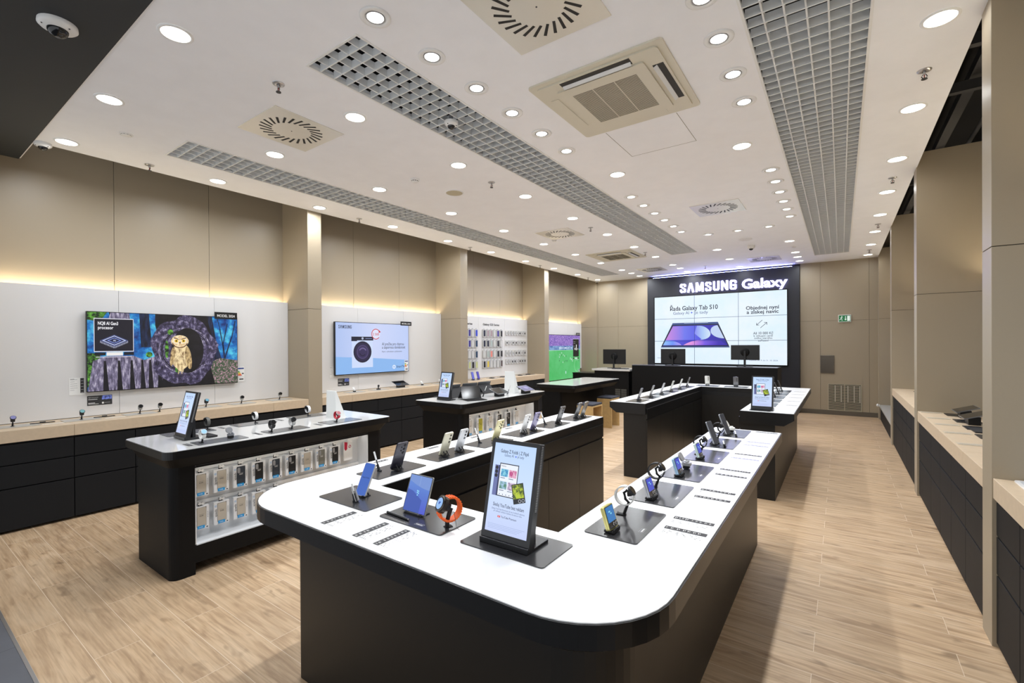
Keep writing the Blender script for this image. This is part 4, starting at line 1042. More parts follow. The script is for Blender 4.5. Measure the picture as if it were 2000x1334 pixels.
# ================================================================== DEVICES
def pad(x0, x1, y0, y1, z, label, logo=None, m=None, r=.012, group='dark display pads'):
    cx, cy = (x0+x1)/2, (y0+y1)/2; t = thing('display_pad', label, 'display pad', (cx, cy, z), 0, group)
    b = MB(); b.prism(rrect(x0-cx, x1-cx, y0-cy, y1-cy, r, 5), 0.0003, .004, m or M_MAT); b.build('pad_sheet', t)
    if logo:
        b = MB(); lx, ly, rz = logo; b.T = Matrix.Translation((lx-cx, ly-cy, .0042)) @ Matrix.Rotation(rz, 4, 'Z') @ Matrix.Rotation(-PI/2, 4, 'X')
        for q in ((-.022, .022, -.0085, -.0075), (-.022, .022, .0075, .0085), (-.022, -.021, -.0085, .0085), (.021, .022, -.0085, .0085)): b.prect(*q, M_PRINTL)
        b.T = b.T @ Matrix.Scale(1, 4); b.ptext('SAMSUNG', 0, -.0035, .0085, M_PAPER, 0, .03, 'C', .034); b.build('logo_tag', t)
    return t
def flatT(x, y, z, rz): return Matrix.Translation((x, y, z)) @ Matrix.Rotation(rz, 4, 'Z') @ Matrix.Rotation(-PI/2, 4, 'X')
random.seed(3)
def spec_label(x, y, z, rz, label, w_=.152, col=None, text=True, group='printed specification labels'):
    """printed strip with fine print; local x along the strip, reads upright from local -y"""
    t = thing('spec_label', label, 'label', (x, y, z), rz, group)
    b = MB(); b.T = flatT(0, 0, .0006, 0); b.prect(-w_/2, w_/2, -.015, .015, col or M_PRINT); b.build('strip', t)
    b = MB(); b.T = flatT(0, 0, .0009, 0); xx = -w_/2+.006
    while xx < w_/2-.010:
        l = random.uniform(.004, .012); b.prect(xx, xx+l*.25, -.006, .006, M_PAPER); b.prect(xx+l*.6, xx+l*.75, -.004, .007, M_PAPER); xx += l+random.uniform(.006, .014)
    b.build('strip_text', t)
    if text:
        b = MB(); b.T = flatT(0, 0, .0007, 0)
        for k in range(4):
            xx = -w_/2+.004
            while xx < w_/2-.008:
                l = random.uniform(.003, .012); b.prect(xx, xx+l, -.026-.010*k, -.0235-.010*k, mat('fine_print_grey', (84,84,88), .7)); xx += l+random.uniform(.004, .03)
        b.build('fine_print', t)
    return t
M_LENS = mat('camera_glass', (10,10,12), .45, spec=.3)
def phone(x, y, z, rz, rgb, label, lenses=3, w_=.074, h=.155, tilt=22, scr_col=(70,90,170), group='slab phones on black stands', name='smartphone', rough=.25, ringcam=False):
    t = thing(name, label, 'phone', (x, y, z), rz, group)
    a = math.radians(tilt); m = mat('phone_%d_%d_%d' % rgb, rgb, rough, metal=.3)
    def fr(b): b.T = Matrix.Translation((0, 0, .012)) @ Matrix.Rotation(-a, 4, 'X'); return b
    b = fr(MB()); b.T = b.T @ Matrix.Rotation(PI/2, 4, 'X')
    b.prism(rrect(-w_/2, w_/2, 0, h, .009, 5), -.008, 0, m); b.build('phone_body', t, bevel=.0012)
    b = fr(MB()); b.T = b.T @ Matrix.Rotation(PI/2, 4, 'X'); b.prism(rrect(-w_/2+.002, w_/2-.002, .002, h-.002, .008, 5), 0, .0004, scr(scr_col, .8)); b.build('screen', t)
    for k in range(lenses):
        b = fr(MB()); b.T = b.T @ Matrix.Translation((-w_*.24, .0085, h-.020-.023*k)) @ Matrix.Rotation(-PI/2, 4, 'X')
        b.lathe([(.0085, -.001), (.0085, .0016), (.0068, .0018)], m, 16, caps=False); b.cyl(0, 0, .0, .0022, .0068, M_LENS, seg=14); b.build('camera_lens', t)
    if ringcam:
        for k in range(2):
            b = fr(MB()); b.T = b.T @ Matrix.Translation((w_*.02, .0085, h-.030-.020*k)) @ Matrix.Rotation(-PI/2, 4, 'X'); b.cyl(0, 0, 0, .0018, .004, M_LENS, seg=10); b.build('camera_lens', t)
    b = MB(); b.box(-.022, .022, -.004, .045, .004, .008, M_RUBBER)
    for s_ in (-1, 1): b.tube([(s_*.014, .040, .006), (s_*.014, .034, .018), (s_*.014, .022+.0, .034)], .0035, M_RUBBER, 6); b.box(s_*.022-.004, s_*.022+.004, -.006, .012, .004, .016, M_RUBBER)
    b.build('phone_stand', t); return t
def stylus(x, y, z, rz, label, lean=24, clear=False, length=.105):
    t = thing('stylus', label, 'stylus', (x, y, z), rz, 'styluses leaning in small holders'); a = math.radians(lean)
    d = Vector((-math.sin(a), 0, math.cos(a)))
    b = MB(); b.tube([Vector((0,0,.012)), d*length*.55+Vector((0,0,.010))], .0042, M_DARKST if not clear else M_STEEL, 10); b.tube([d*length*.55+Vector((0,0,.010)), d*length+Vector((0,0,.010))], .0048, M_WHITE, 10); b.build('pen_body', t)
    b = MB(); b.box(-.010, .016, -.006, .006, .004, .010, M_RUBBER); b.tube([(0, 0, .006), d*.035+Vector((0, 0, .006))], .0075, M_RUBBER, 8); b.build('pen_holder', t)
    if clear:
        b = MB(); b.tube([(.014, -.006, .01), (-.018, -.006, .07)], .0018, M_STEEL, 6); b.tube([(.010, .010, .01), (-.02, .010, .06)], .0055, M_GREYP, 8); b.build('security_clip', t)
    return t
def watch(x, y, z, rz, label, band=(235,235,232), face=(16,16,18), R=.031, arm_h=.085, group='smartwatches on black bent stands', faceE=0.0, case=(60,60,62), side=1):
    """stand arm rises from base and the watch sits on it, dial facing local -y and up"""
    t = thing('smartwatch', label, 'watch', (x, y, z), rz, group)
    b = MB(); b.box(-.010, .010, -.008, .030, .003, .006, M_RUBBER)
    b.tube([(0, 0, .005), (0, -.008, .028), (0, -.020, .056), (0, -.006, .068), (0, .000, arm_h-.012), (0, -.014, arm_h)], .0062, M_RUBBER, 8)
    b.tube([(0, .022, .005), (.018, .03, .005)], .002, M_RUBBER, 6); b.build('watch_stand', t)
    F = Matrix.Translation((0, -.032, arm_h)) @ Matrix.Rotation(math.radians(-38), 4, 'X')     # local: -y is dial normal
    mb = mat('strap_%d_%d_%d' % band, band, .5)
    b = MB(); b.T = F @ Matrix.Translation((0, R, 0)); b.band(R, .024, .0055, mb, 26, PI*1.22, PI*2.78, .95); b.build('strap', t)
    b = MB(); b.T = F @ Matrix.Translation((0, -.001, 0)) @ Matrix.Rotation(PI/2, 4, 'X'); mc = mat('case_%d' % case[0], case, .3, metal=.8)
    b.lathe([(.019, -.006), (.021, -.003), (.021, .003), (.0185, .005)], mc, 24); b.build('watch_case', t)
    b = MB(); b.T = F @ Matrix.Translation((0, -.001, 0)) @ Matrix.Rotation(PI/2, 4, 'X'); b.cyl(0, 0, .005, .0056, .0175, scr(face, faceE) if faceE else M_GLASSK, seg=22); b.build('dial', t)
    b = MB(); b.T = F; b.tube([(0, .004, 0), (0, .016, -.004), (0, .02, -.012)], .010, M_RUBBER, 8); b.build('cradle', t)
    return t
def flip(x, y, z, rz, rgb, label, scr_col=(40,90,200), thick=.016):
    t = thing('folded_phone', label, 'phone', (x, y, z), rz, 'folded flip phones showing cover screens'); a = math.radians(18); m = mat('flip_%d_%d_%d' % rgb, rgb, .3, metal=.4)
    W, h = .072, .086
    for s_, nm in ((0, 'front_half'), (1, 'rear_half')):
        b = MB(); b.T = Matrix.Translation((0, 0, .014)) @ Matrix.Rotation(-a, 4, 'X') @ Matrix.Rotation(PI/2, 4, 'X'); z0 = -thick*.5*(s_+1)+.0004; b.prism(rrect(-W/2, W/2, 0, h, .008, 5), z0, z0+thick*.5-.0012, m); b.build(nm, t, bevel=.001)
    b = MB(); b.T = Matrix.Translation((0, 0, .014)) @ Matrix.Rotation(-a, 4, 'X'); b.prect(-W/2+.004, W/2-.004, .004, h-.004, M_GLASSK, -.0004); b.prect(-W/2+.006, W/2-.006, .026, h-.006, scr(scr_col, .9), -.0008)
    b.pell(-.005, .062, .008, .003, scr((140,220,240), .9), -.001); b.pell(.004, .054, .006, .003, scr((140,220,240), .9), -.001); b.build('cover_screen', t)
    for k in range(2):
        b = MB(); b.T = Matrix.Translation((0, 0, .014)) @ Matrix.Rotation(-a, 4, 'X') @ Matrix.Translation((W/2-.013-.018*k, -.0008, .014)) @ Matrix.Rotation(PI/2, 4, 'X'); b.lathe([(.0075, 0), (.0075, .002), (.005, .0022)], M_STEEL, 14, caps=False); b.cyl(0, 0, 0, .0016, .006, M_GLASSK, seg=12); b.build('camera_lens', t)
    b = MB(); b.box(-.026, .026, -.010, .030, .003, .009, M_RUBBER); b.box(-.026, .026, -.011, -.006, .009, .018, M_RUBBER); b.box(-.04, -.026, .0, .003, .012, .015, M_RUBBER); b.box(.026, .040, .0, .003, .012, .015, M_RUBBER); b.build('phone_stand', t)
    return t
def ad_stand(x, y, z, rz, label, padrect=None):
    t = thing('tabletop_advert_screen', label, 'advert screen', (x, y, z), rz, 'upright advert screens for folding phones')
    W, h, a = .205, .345, math.radians(13)
    T = Matrix.Translation((0, 0, .02)) @ Matrix.Rotation(-a, 4, 'X')
    mf = mat('frame_charcoal', (30,31,34), .35)
    b = MB(); b.T = T @ Matrix.Rotation(PI/2, 4, 'X'); b.prism(rrect(-W/2, W/2, 0, h, .006, 4), -.030, 0, mf); b.build('frame', t, bevel=.002)
    b = MB(); b.T = T @ Matrix.Translation((0, -.0006, 0)); iw, z0, z1 = W/2-.014, .026, h-.014
    BG = scr_grad('advert_bg', [(196,208,248), (204,224,252), (190,216,252)], 'Z', .04, .34, 1.0)
    b.prect(-iw, iw, z0, z1, BG); I = scr((20,28,66), .8); I2 = scr((70,84,130), .85)
    Hh = z1-z0; V = lambda q: z1-Hh*q
    b.ptext('Galaxy Z Fold6 | Z Flip6', 0, V(.105), .017, I, -.0004, .008, 'C', .120); b.ptext('Galaxy AI     je tady', 0, V(.145), .013, I2, -.0004, 0, 'C', .084)
    b.pell(.0075, V(.134), .004, .0012, scr((60,90,230), 1), -.0004); b.pell(.0075, V(.134), .0012, .004, scr((60,90,230), 1), -.0004)
    # folding phone picture
    b.prect(-.077, -.058, V(.60), V(.255), scr((110,120,176), .9), -.0004); b.prect(-.060, -.056, V(.60), V(.255), scr((50,58,110), .9), -.0005)
    for k in range(3): b.pell(-.068, V(.285+.045*k), .0065, .0065, scr((16,18,34), .8), -.0008)
    b.prect(-.056, .026, V(.60), V(.225), scr((24,28,52), .8), -.0006); b.prect(-.053, .023, V(.59), V(.235), scr((236,242,252), 1), -.0008)
    for (u, q, c1, c2, n_) in ((-.048, .29, (30,130,190), (140,215,235), 'sea'), (-.012, .29, (190,60,130), (240,190,215), 'pink'), (-.048, .43, (50,120,60), (170,205,235), 'hill'), (-.012, .43, (130,110,150), (225,205,230), 'city')):
        b.prect(u, u+.031, V(q+.085), V(q), scr_noise('thumb_'+n_, c1, c2, 90, .95, lo=.4, hi=.6), -.001); b.prect(u, u+.02, V(q+.105), V(q+.098), I2, -.001)
    b.ptext('Home', -.048, V(.265), .008, I, -.001)
    for k in range(5): b.pell(-.044+.014*k, V(.575), .0018, .0018, I2, -.001)
    c, s_ = math.cos(.30), math.sin(.30)
    def rp(u, v): return (.036+u*c-v*s_, V(.53)+u*s_+v*c)
    b.pic([rp(-.025, -.033), rp(.025, -.033), rp(.025, .033), rp(-.025, .033)], scr((20,24,30), .8), -.0012)
    b.pic([rp(-.022, -.016), rp(.022, -.016), rp(.022, .030), rp(-.022, .030)], scr_noise('flip_green', (60,80,20), (190,210,50), 60, .95, lo=.42, hi=.55), -.0014)
    for k in range(2):
        p = rp(.002+.014*k, -.025); b.parc(p[0], p[1], .005, .0014, scr((210,215,225), .9), -.0014)
    b.ptext('Sleduj YouTube bez reklam', 0, V(.715), .017, I, -.0004, .006, 'C', .132)
    for k in range(2):
        b.ptext('Získej YouTube Premium až na 6 měsíců zdarma' if k == 0 else 'při nákupu zařízení Galaxy do konce roku', 0, V(.752+.024*k), .0072, I2, -.0004, 0, 'C', .140-.02*k)
    b.prect(-.040, -.029, V(.832), V(.812), scr((220,30,40), 1), -.0004); b.pic([(-.0365, V(.828)), (-.0315, V(.822)), (-.0365, V(.816))], scr((250,250,250), 1), -.0006); b.ptext('YouTube Premium', -.026, V(.830), .010, I, -.0004, .006, 'L', .066)
    for k in range(4): b.prect(-.078, .078-.01*k, V(.915+.016*k), V(.912+.016*k), scr((150,170,215), .95), -.0004)
    b.build('screen', t)
    b = MB(); b.box(-W/2, W/2, -.008, .035, .004, .024, mf); b.build('stand_lip', t, bevel=.002)
    b = MB(); b.box(-W/2+.03, W/2-.0, .035, .125, .004, .014, mf); b.box(-W/2+.06, W/2-.02, .055, .075, .014, .15, mf); b.build('stand_base', t, bevel=.002)
    b = MB(); b.T = T
    for k in range(40): b.box(W/2-.0002, W/2+.001, .010, .020, .12+.0055*k, .1225+.0055*k, M_GREYP)
    b.build('side_vents', t)
    return t
# ---------- near island
Z9 = TZ
YP1 = [1.56+.44*i for i in range(6)]
lab_y = ['nearest', 'second', 'third', 'fourth', 'fifth', 'farthest']
pad(-1.975, -1.630, 1.227, 1.435, Z9, 'dark display pad at the near left corner under a narrow blue-screen folding phone')
pad(-1.545, -1.197, 1.227, 1.435, Z9, 'dark display pad under the unfolded phone and the orange-strapped watch', logo=(-1.335, 1.255, 0))
pad(-1.106, -0.758, 1.227, 1.435, Z9, 'dark display pad under the large advert screen on the near island')
for i, y in enumerate(YP1):
    pad(-2.155, -1.960, y, y+.345, Z9, 'dark display pad on the left arm of the near island, %s from the camera' % (lab_y[i] if i else 'first'))
    pad(-.785, -.581, y, y+.345, Z9, 'dark display pad on the right arm of the near island, %s from the camera' % (lab_y[i] if i else 'first'), logo=(-.605, y+.13, PI/2) if i < 4 else None)
stylus(-1.765, 1.275, Z9, 0, 'stylus with clear security clip before the narrow blue-screen folding phone', 18, True, .075)
def fold_screen(b, W, h):
    b.prect(-W/2, W/2, 0, h, scr_grad('fold_wall_%d' % int(W*1000), [(72,84,196), (84,118,200), (90,140,214)], 'Z', 0, h, .95), 0)
# narrow folded-phone outer screen, facing the camera side
t = phone(-1.80, 1.325, Z9, .06, (206,206,206), 'narrow folded phone with lit blue screen at the near left of the island', lenses=0, w_=.067, h=.150, tilt=26, scr_col=(62,108,206), group='folding phones')
b = MB(); b.T = Matrix.Translation((0, 0, .012)) @ Matrix.Rotation(-math.radians(26), 4, 'X'); b.ptext('Galaxy Z Fold6', 0, .080, .009, scr((16,28,80), .8), -.0008, .004, 'C', .045); b.build('screen_text', t)
# unfolded phone
t = thing('unfolded_phone', 'open folding phone with large lit blue screen beside the orange-strapped watch', 'phone', (-1.435, 1.315, Z9), .0, 'folding phones')
aa = math.radians(20); T = Matrix.Translation((0, 0, .010)) @ Matrix.Rotation(-aa, 4, 'X'); Wf, Hf = .132, .153
b = MB(); b.T = T @ Matrix.Rotation(PI/2, 4, 'X'); b.prism(rrect(-Wf/2, Wf/2, 0, Hf, .006, 4), -.006, 0, mat('fold_silver', (196,196,190), .3, metal=.6)); b.build('phone_body', t, bevel=.001)
b = MB(); b.T = T; b.prect(-Wf/2+.001, Wf/2-.001, .001, Hf-.001, M_GLASSK, -.0004)
b.prect(-Wf/2+.004, Wf/2-.004, .004, Hf-.004, scr_grad('fold_open', [(70,74,206), (76,112,205), (96,142,220)], 'Z', 0, .15, .95), -.0006)
b.pic([(-.062+.124*k/12, .125-.026*math.sin(PI*.5*k/12)) for k in range(13)]+[(.062, .149), (-.062, .149)], scr((118,150,218), .9), -.0008)
b.pic([(-.062, .004), (.028, .004), (.030, .055)]+[(.030-.06*math.sin(PI/2*k/10), .055+.030*math.sin(PI/2*k/10)) for k in range(11)]+[(-.062, .09)], scr((52,84,180), .9), -.0008)
for u, v in ((-.004, .082), (.002, .088), (-.001, .072), (.003, .080), (-.005, .089)): b.pell(u, v, .0028, .0028, scr((150,225,250), 1), -.001)
b.prect(-.0008, .0008, .11, .15, scr((150,180,230), .9), -.001)
b.build('screen', t)
b = MB(); b.box(-.05, .05, -.006, .045, .003, .008, M_RUBBER); b.tube([(-.04, -.004, .010), (-.04, -.010, .016)], .003, M_STEEL, 6); b.tube([(.04, -.004, .010), (.04, -.010, .016)], .003, M_STEEL, 6); b.box(-.006, .006, .03, .045, .006, .07, M_RUBBER); b.build('phone_stand', t)
t = thing('stylus', 'black stylus lying flat before the unfolded phone', 'stylus', (-1.468, 1.262, Z9), math.radians(-4))
b = MB(); b.tube([(-.070, 0, .009), (.066, 0, .009)], .0045, M_PLAST, 10); b.build('pen_body', t)
b = MB(); b.tube([(.066, 0, .009), (.072, 0, .009)], .0038, M_STEEL, 10); b.tube([(-.07, -.012, .005), (.06, -.014, .005)], .0012, M_RUBBER, 6); b.build('pen_tip', t)
# orange rugged watch
t = thing('smartwatch', 'rugged smartwatch with bright orange strap and lit blue dial', 'watch', (-1.235, 1.29, Z9), math.radians(-22), None)
MO = mat('orange_rubber', (250,104,24), .5)
b = MB(); b.tube([(.0, .01, .004), (.0, .012, .03), (-.004, .022, .055), (-.004, .030, .072)], .0085, M_RUBBER, 8); b.box(-.012, .012, 0, .03, .003, .006, M_RUBBER); b.build('watch_stand', t)
F = Matrix.Translation((0, -.012, .096)) @ Matrix.Rotation(math.radians(-28), 4, 'X') @ Matrix.Scale(1.32, 4)
b = MB(); b.T = F @ Matrix.Translation((0, .030, -.004)); b.band(.031, .026, .0045, MO, 34, PI*1.20, PI*2.80, 1.0)
for k in range(22):
    a = PI*1.25+PI*1.5*k/21; c, q = math.cos(a), math.sin(a); b.box(-.013, .013, .0355*c-.0015, .0355*c+.0015, .0355*q-.0015, .0355*q+.0015, MO)
b.build('strap', t)
b = MB(); b.T = F @ Matrix.Rotation(PI/2, 4, 'X'); b.prism(rrect(-.0235, .0235, -.0235, .0235, .014, 6), -.008, .003, mat('titanium', (86,80,74), .3, metal=.9)); b.lathe([(.0225, .003), (.0225, .006), (.019, .007)], mat('titanium', (86,80,74)), 28, caps=False); b.build('watch_case', t, bevel=.001)
b = MB(); b.T = F @ Matrix.Rotation(PI/2, 4, 'X'); b.cyl(0, 0, .006, .0066, .019, M_GLASSK, seg=26); b.build('bezel_glass', t)
b = MB(); b.T = F; b.pell(0, 0, .0165, .0165, scr((150,190,240), 1), -.0070, 26); b.pell(-.002, .001, .004, .004, scr((30,80,190), .9), -.0072); b.pell(.003, .004, .002, .002, scr((30,80,190), .9), -.0072); b.build('dial', t)
b = MB(); b.T = F; b.tube([(0, .009, 0), (0, .026, -.002)], .013, M_RUBBER, 10); b.build('cradle', t)
b = MB(); b.tube([(.018, .03, .075), (.026, .034, .03), (.03, .036, .004), (.05, .038, .004)], .0009, M_RUBBER, 6); b.build('security_cable', t)
ad_stand(-.945, 1.278, Z9, 0, 'large black advert screen leaning on the near island, showing folding phones')
# left-arm phones: backs toward the camera
LB = (-PI/2)
def lphone(x, y, rgb, label, **k): return phone(x, y, Z9+.004, LB, rgb, label, **k)
stylus(-2.088, 1.665, Z9, 0, 'white-tipped stylus beside the dark phone on the near island', 24)
lphone(-2.035, 1.735, (52,50,62), 'dark violet-grey phone on the nearest left-arm pad of the near island', w_=.079, h=.162, ringcam=True)
lphone(-2.04, 2.115, (206,202,180), 'cream phone, front one of two on the second left-arm pad', lenses=3)
lphone(-2.04, 2.26, (196,198,202), 'silver phone, rear one of two on the second left-arm pad', lenses=3)
stylus(-2.095, 2.55, Z9, 0, 'white-tipped stylus beside the pale yellow phone on the near island', 24)
lphone(-2.04, 2.65, (214,206,158), 'pale yellow phone on the third left-arm pad of the near island', w_=.079, h=.162, ringcam=True)
lphone(-2.035, 3.00, (214,214,214), 'white phone beside the lilac phone on the near island', lenses=3)
lphone(-2.035, 3.14, (118,112,148), 'lilac phone beside the white phone on the near island', lenses=3)
stylus(-2.10, 3.455, Z9, 0, 'white-tipped stylus beside the graphite phone on the near island', 24)
lphone(-2.02, 3.44+.08, (70,70,72), 'graphite phone alone on the fifth left-arm pad of the near island', w_=.079, h=.162)
lphone(-2.03, 3.875, (96,98,100), 'grey phone, front one of two at the far end of the left arm', lenses=3)
lphone(-2.02, 3.985, (120,118,112), 'grey-beige phone, rear one of two at the far end of the left arm', lenses=3)
# right arm: flip phones and watches facing the right aisle
RA = PI/2-.04
cols = [((226,218,140), 'yellow'), ((176,178,182), 'silver'), ((150,182,206), 'pale blue'), ((196,214,208), 'mint')]
for i, (c, n_) in enumerate(cols):
    flip(-.685, YP1[i]+.055, Z9+.004, RA, c, '%s folded flip phone standing on the %s right-arm pad of the near island' % (n_, ['nearest', 'second', 'third', 'fourth'][i]), scr_col=(40,120,190) if i == 0 else (50,70,200))
watch(-.722, 1.80, Z9+.002, PI/2+.1, 'smartwatch with white band on the nearest right-arm pad of the near island', arm_h=.105, R=.036)
watch(-.735, 2.235, Z9+.002, PI/2+.1, 'smartwatch with black band on the second right-arm pad of the near island', band=(26,26,28), arm_h=.105, R=.036)
def earbuds(x, y, z, rz, label, col=(226,226,224), base=True, s=1.0):
    t = thing('earbuds_case', label, 'earbuds', (x, y, z), rz, 'open earbud cases on small stands'); m = mat('buds_%d' % col[0], col, .25)
    b = MB(); b.box(-.018, .018, -.014, .018, .003, .022, M_RUBBER); b.build('display_block', t, bevel=.003)
    b = MB(); b.at(0, 0, .022); b.prism(rrect(-.027*s, .027*s, -.024*s, .024*s, .018, 6), 0, .016*s, m); b.build('case_base', t, bevel=.004)
    b = MB(); b.T = Matrix.Translation((0, .024*s, .040)) @ Matrix.Rotation(math.radians(62), 4, 'X'); b.prism(rrect(-.027*s, .027*s, 0, .048*s, .018, 6), 0, .010*s, m); b.build('case_lid', t, bevel=.003)
    for s_ in (-1, 1): b = MB(); b.sphere(s_*.012*s, -.004, .040, .0085*s, m, 12, 1.0); b.tube([(s_*.012*s, -.004, .040), (s_*.012*s, .010, .046)], .0035, m, 8); b.build('earbud', t)
    return t
earbuds(-.700, 2.66, Z9+.004, PI/2, 'silver open earbuds case on the third right-arm pad of the near island', (150,150,152))
watch(-.722, 3.04, Z9+.002, PI/2+.1, 'smartwatch with black band on the fourth right-arm pad of the near island', band=(26,26,28), arm_h=.105, R=.036)
for i, (y, lb) in enumerate(((3.385, 'tall black phone leaning on the fifth right-arm pad of the near island'), (3.80, 'tall dark blue phone leaning on the farthest right-arm pad of the near island'))):
    phone(-.690, y, Z9+.004, PI/2-.25, (150,152,156), lb, lenses=0, w_=.068, h=.158, scr_col=(26,30,44), group='tall phones on the right arm')
    stylus(-.635, y-.03, Z9, PI/2, 'black stylus standing by the %s of the two tall right-arm phones' % ('nearer', 'farther')[i], 50, False, .07)
watch(-.735, 3.62, Z9+.002, PI/2+.1, 'smartwatch with black band on the fifth right-arm pad of the near island', band=(26,26,28), arm_h=.105, R=.036)
earbuds(-.700, 3.95, Z9+.004, PI/2, 'white open earbuds case on the farthest right-arm pad of the near island', (236,236,230))
# labels
SOFT = mat('soft_violet_print', (150,150,176), .6)
for k, (x, y, n_) in enumerate(((-1.666, 1.128, 'leftmost'), (-1.459, 1.125, 'middle'), (-1.337, 1.123, 'rightmost'))):
    spec_label(x, y, Z9, PI/2, '%s of three spec labels before the near left pads of the near island' % n_)
for i in range(6):
    y = YP1[i]; n_ = lab_y[i] if i else 'first'
    spec_label(-2.27, y+.265, Z9, -PI/2+PI, 'spec label on the left rim of the near island, %s from the camera' % n_, .10) if i < 6 else None
    spec_label(-.475, y+.342, Z9, 0.0, 'spec label by the right rim of the near island, upper strip at the %s pad' % n_, col=SOFT if i == 4 else None)
    spec_label(-.475, y+.222, Z9, 0.0, 'spec label by the right rim of the near island, lower strip at the %s pad' % n_, col=SOFT if i in (3, 4) else None) if i != 5 else None
# ---------- far island
YP2 = [7.925-.345-.44*i for i in range(6)][::-1]
for i, y in enumerate(YP2):
    pad(-2.14, -1.945, y, y+.345, Z9, 'dark display pad on the left arm of the far island, %s from the camera' % (lab_y[i] if i else 'first'))
    pad(-.785, -.588, y, y+.345, Z9, 'dark display pad on the right arm of the far island, %s from the camera' % (lab_y[i] if i else 'first'))
for x, n_ in ((-1.80, 'left'), (-1.37, 'middle'), (-.93, 'right')): pad(x-.173, x+.173, 8.05, 8.258, Z9, 'dark display pad at the back bar of the far island, %s one' % n_)
farc = [(112,112,114), (130,130,128), (176,176,178), (196,198,190), (206,206,200), (84,80,80)]
farn = ['dark grey', 'grey', 'silver', 'pale silver', 'cream white', 'black']
for i in range(6): phone(-2.04, YP2[i]+.16, Z9+.004, LB, farc[i], '%s phone seen edge-on, %s from the camera on the far island left arm' % (farn[i], lab_y[i] if i else 'first'), lenses=3, tilt=20)
phone(-1.80, 8.13, Z9+.004, PI, (206,206,200), 'white phone showing its back at the left of the far island back bar', tilt=12)
phone(-1.37, 8.13, Z9+.004, PI, (112,114,118), 'two-tone grey phone showing its back mid back bar of the far island', tilt=12)
phone(-.95, 8.13, Z9+.004, PI, (232,232,232), 'white phone peeking over the advert screen on the far island', tilt=10, h=.165)
for i in range(1, 6): phone(-.690, YP2[i]+.15, Z9+.004, PI/2, (44,44,48), 'black phone seen edge-on, %s from the camera on the far island right arm' % ['', 'first', 'second', 'third', 'fourth', 'fifth'][i], lenses=0, scr_col=(20,22,30), tilt=20)
ad_stand(-.672, 5.43, Z9, .0, 'black advert screen for folding phones on the far island, right arm')
for i in range(1, 6): spec_label(-.475, YP2[i]+.24, Z9, 0.0, 'spec label by the right rim of the far island, %s from the camera' % ['', 'first', 'second', 'third', 'fourth', 'fifth'][i], col=mat('mid_grey_print', (96,96,98), .6))
for i in range(6): spec_label(-2.25, YP2[i]+.20, Z9, PI/2, 'spec label on the left rim of the far island, %s from the camera' % (lab_y[i] if i else 'first'), .10, col=M_PRINTL)
# ---------- watch table
M_PADG = mat('grey_display_pad', (104,106,108), .15)
pad(-3.853, -3.69, 1.385, 1.725, Z9, 'grey pad under the white-strapped watch and earbuds on the watch table', m=M_PADG)
pad(-3.87, -3.70, 1.895, 2.235, Z9, 'grey pad under two black-dialled watches on the watch table', m=M_PADG)
pad(-3.885, -3.69, 2.41, 2.755, Z9, 'grey pad under the red watch, glowing blue on one side', m=M_PADG)
for i, (y0, y1, n_) in enumerate(((1.38, 1.725, 'nearest'), (1.895, 2.235, 'middle'), (2.41, 2.755, 'farthest'))): pad(-4.42, -4.24, y0, y1, Z9, 'grey pad along the far left side of the watch table, %s one' % n_, m=M_PADG)
ad_stand(-4.07, 1.40, Z9, 0, 'black advert screen leaning at the front of the watch table')
t = thing('stand_plate', 'black plate behind the advert screen on the watch table', 'stand plate', (-4.03, 1.56, Z9)); b = MB(); b.prism(rrect(-.09, .09, -.02, .05, .01), .0003, .012, M_PLAST); b.build('plate', t)
RW = PI/2
watch(-3.76, 1.43, Z9+.002, RW, 'smartwatch with pale blue lit dial and white strap, nearest on the watch table', face=(150,205,240), faceE=1.0, arm_h=.085, case=(200,200,202))
earbuds(-3.765, 1.625, Z9+.004, RW, 'grey open earbuds case on the watch table', (120,122,126), s=.85)
watch(-3.76, 1.93, Z9+.002, RW, 'smartwatch with black strap in the middle of the watch table', band=(30,30,32))
watch(-3.76, 2.10, Z9+.002, RW, 'smartwatch with dark dial and white strap beside the black-strapped one', band=(196,196,194))
watch(-3.755, 2.52, Z9+.002, RW, 'smartwatch with bright red strap on the watch table', band=(200,24,52), face=(226,120,130), faceE=.8, case=(200,30,56))
for i, (y, bc, n_) in enumerate(((1.50, (60,50,48), 'dark strap behind the screen'), (1.69, (84,84,80), 'grey strap'), (2.08, (232,232,230), 'white strap, middle'), (2.59, (232,232,234), 'white strap, farthest'))):
    watch(-4.33, y, Z9+.002, -PI/2, 'smartwatch from behind on the watch table far side, %s' % n_, band=bc)
def wedge(x, y, w_, h, label):
    t = thing('card_holder', label, 'card holder', (x, y, Z9), 0, 'plain white wedge displays')
    m = mat('wedge_white', (232,234,232), .4); w2 = w_*.44
    b = MB(); b.add([(-w_/2, 0, 0), (w_/2, 0, 0), (w2, 0.0, h), (-w2, 0.0, h), (-w_/2, .11, 0), (w_/2, .11, 0), (w2, .012, h), (-w2, .012, h)], [(0,1,2,3), (5,4,7,6), (1,5,6,2), (4,0,3,7), (3,2,6,7), (0,4,5,1)], m); b.build('wedge_body', t, bevel=.002)
    b = MB(); b.box(-w_/2-.004, w_/2+.004, -.004, .114, .0002, .004, M_TOPW); b.build('foot_plate', t)
wedge(-4.045, 2.655, .165, .262, 'plain white wedge display at the far end of the watch table')
wedge(-3.95, 5.50, .19, .31, 'plain white wedge display at the far end of the tablet table')
for i, (x, y) in enumerate(((-3.79, 1.352), (-3.80, 1.84), (-3.79, 2.362))): spec_label(x, y, Z9, 0.0, 'grey spec label before the %s pad near the right rim of the watch table' % ['nearest', 'middle', 'farthest'][i], .12, text=False)
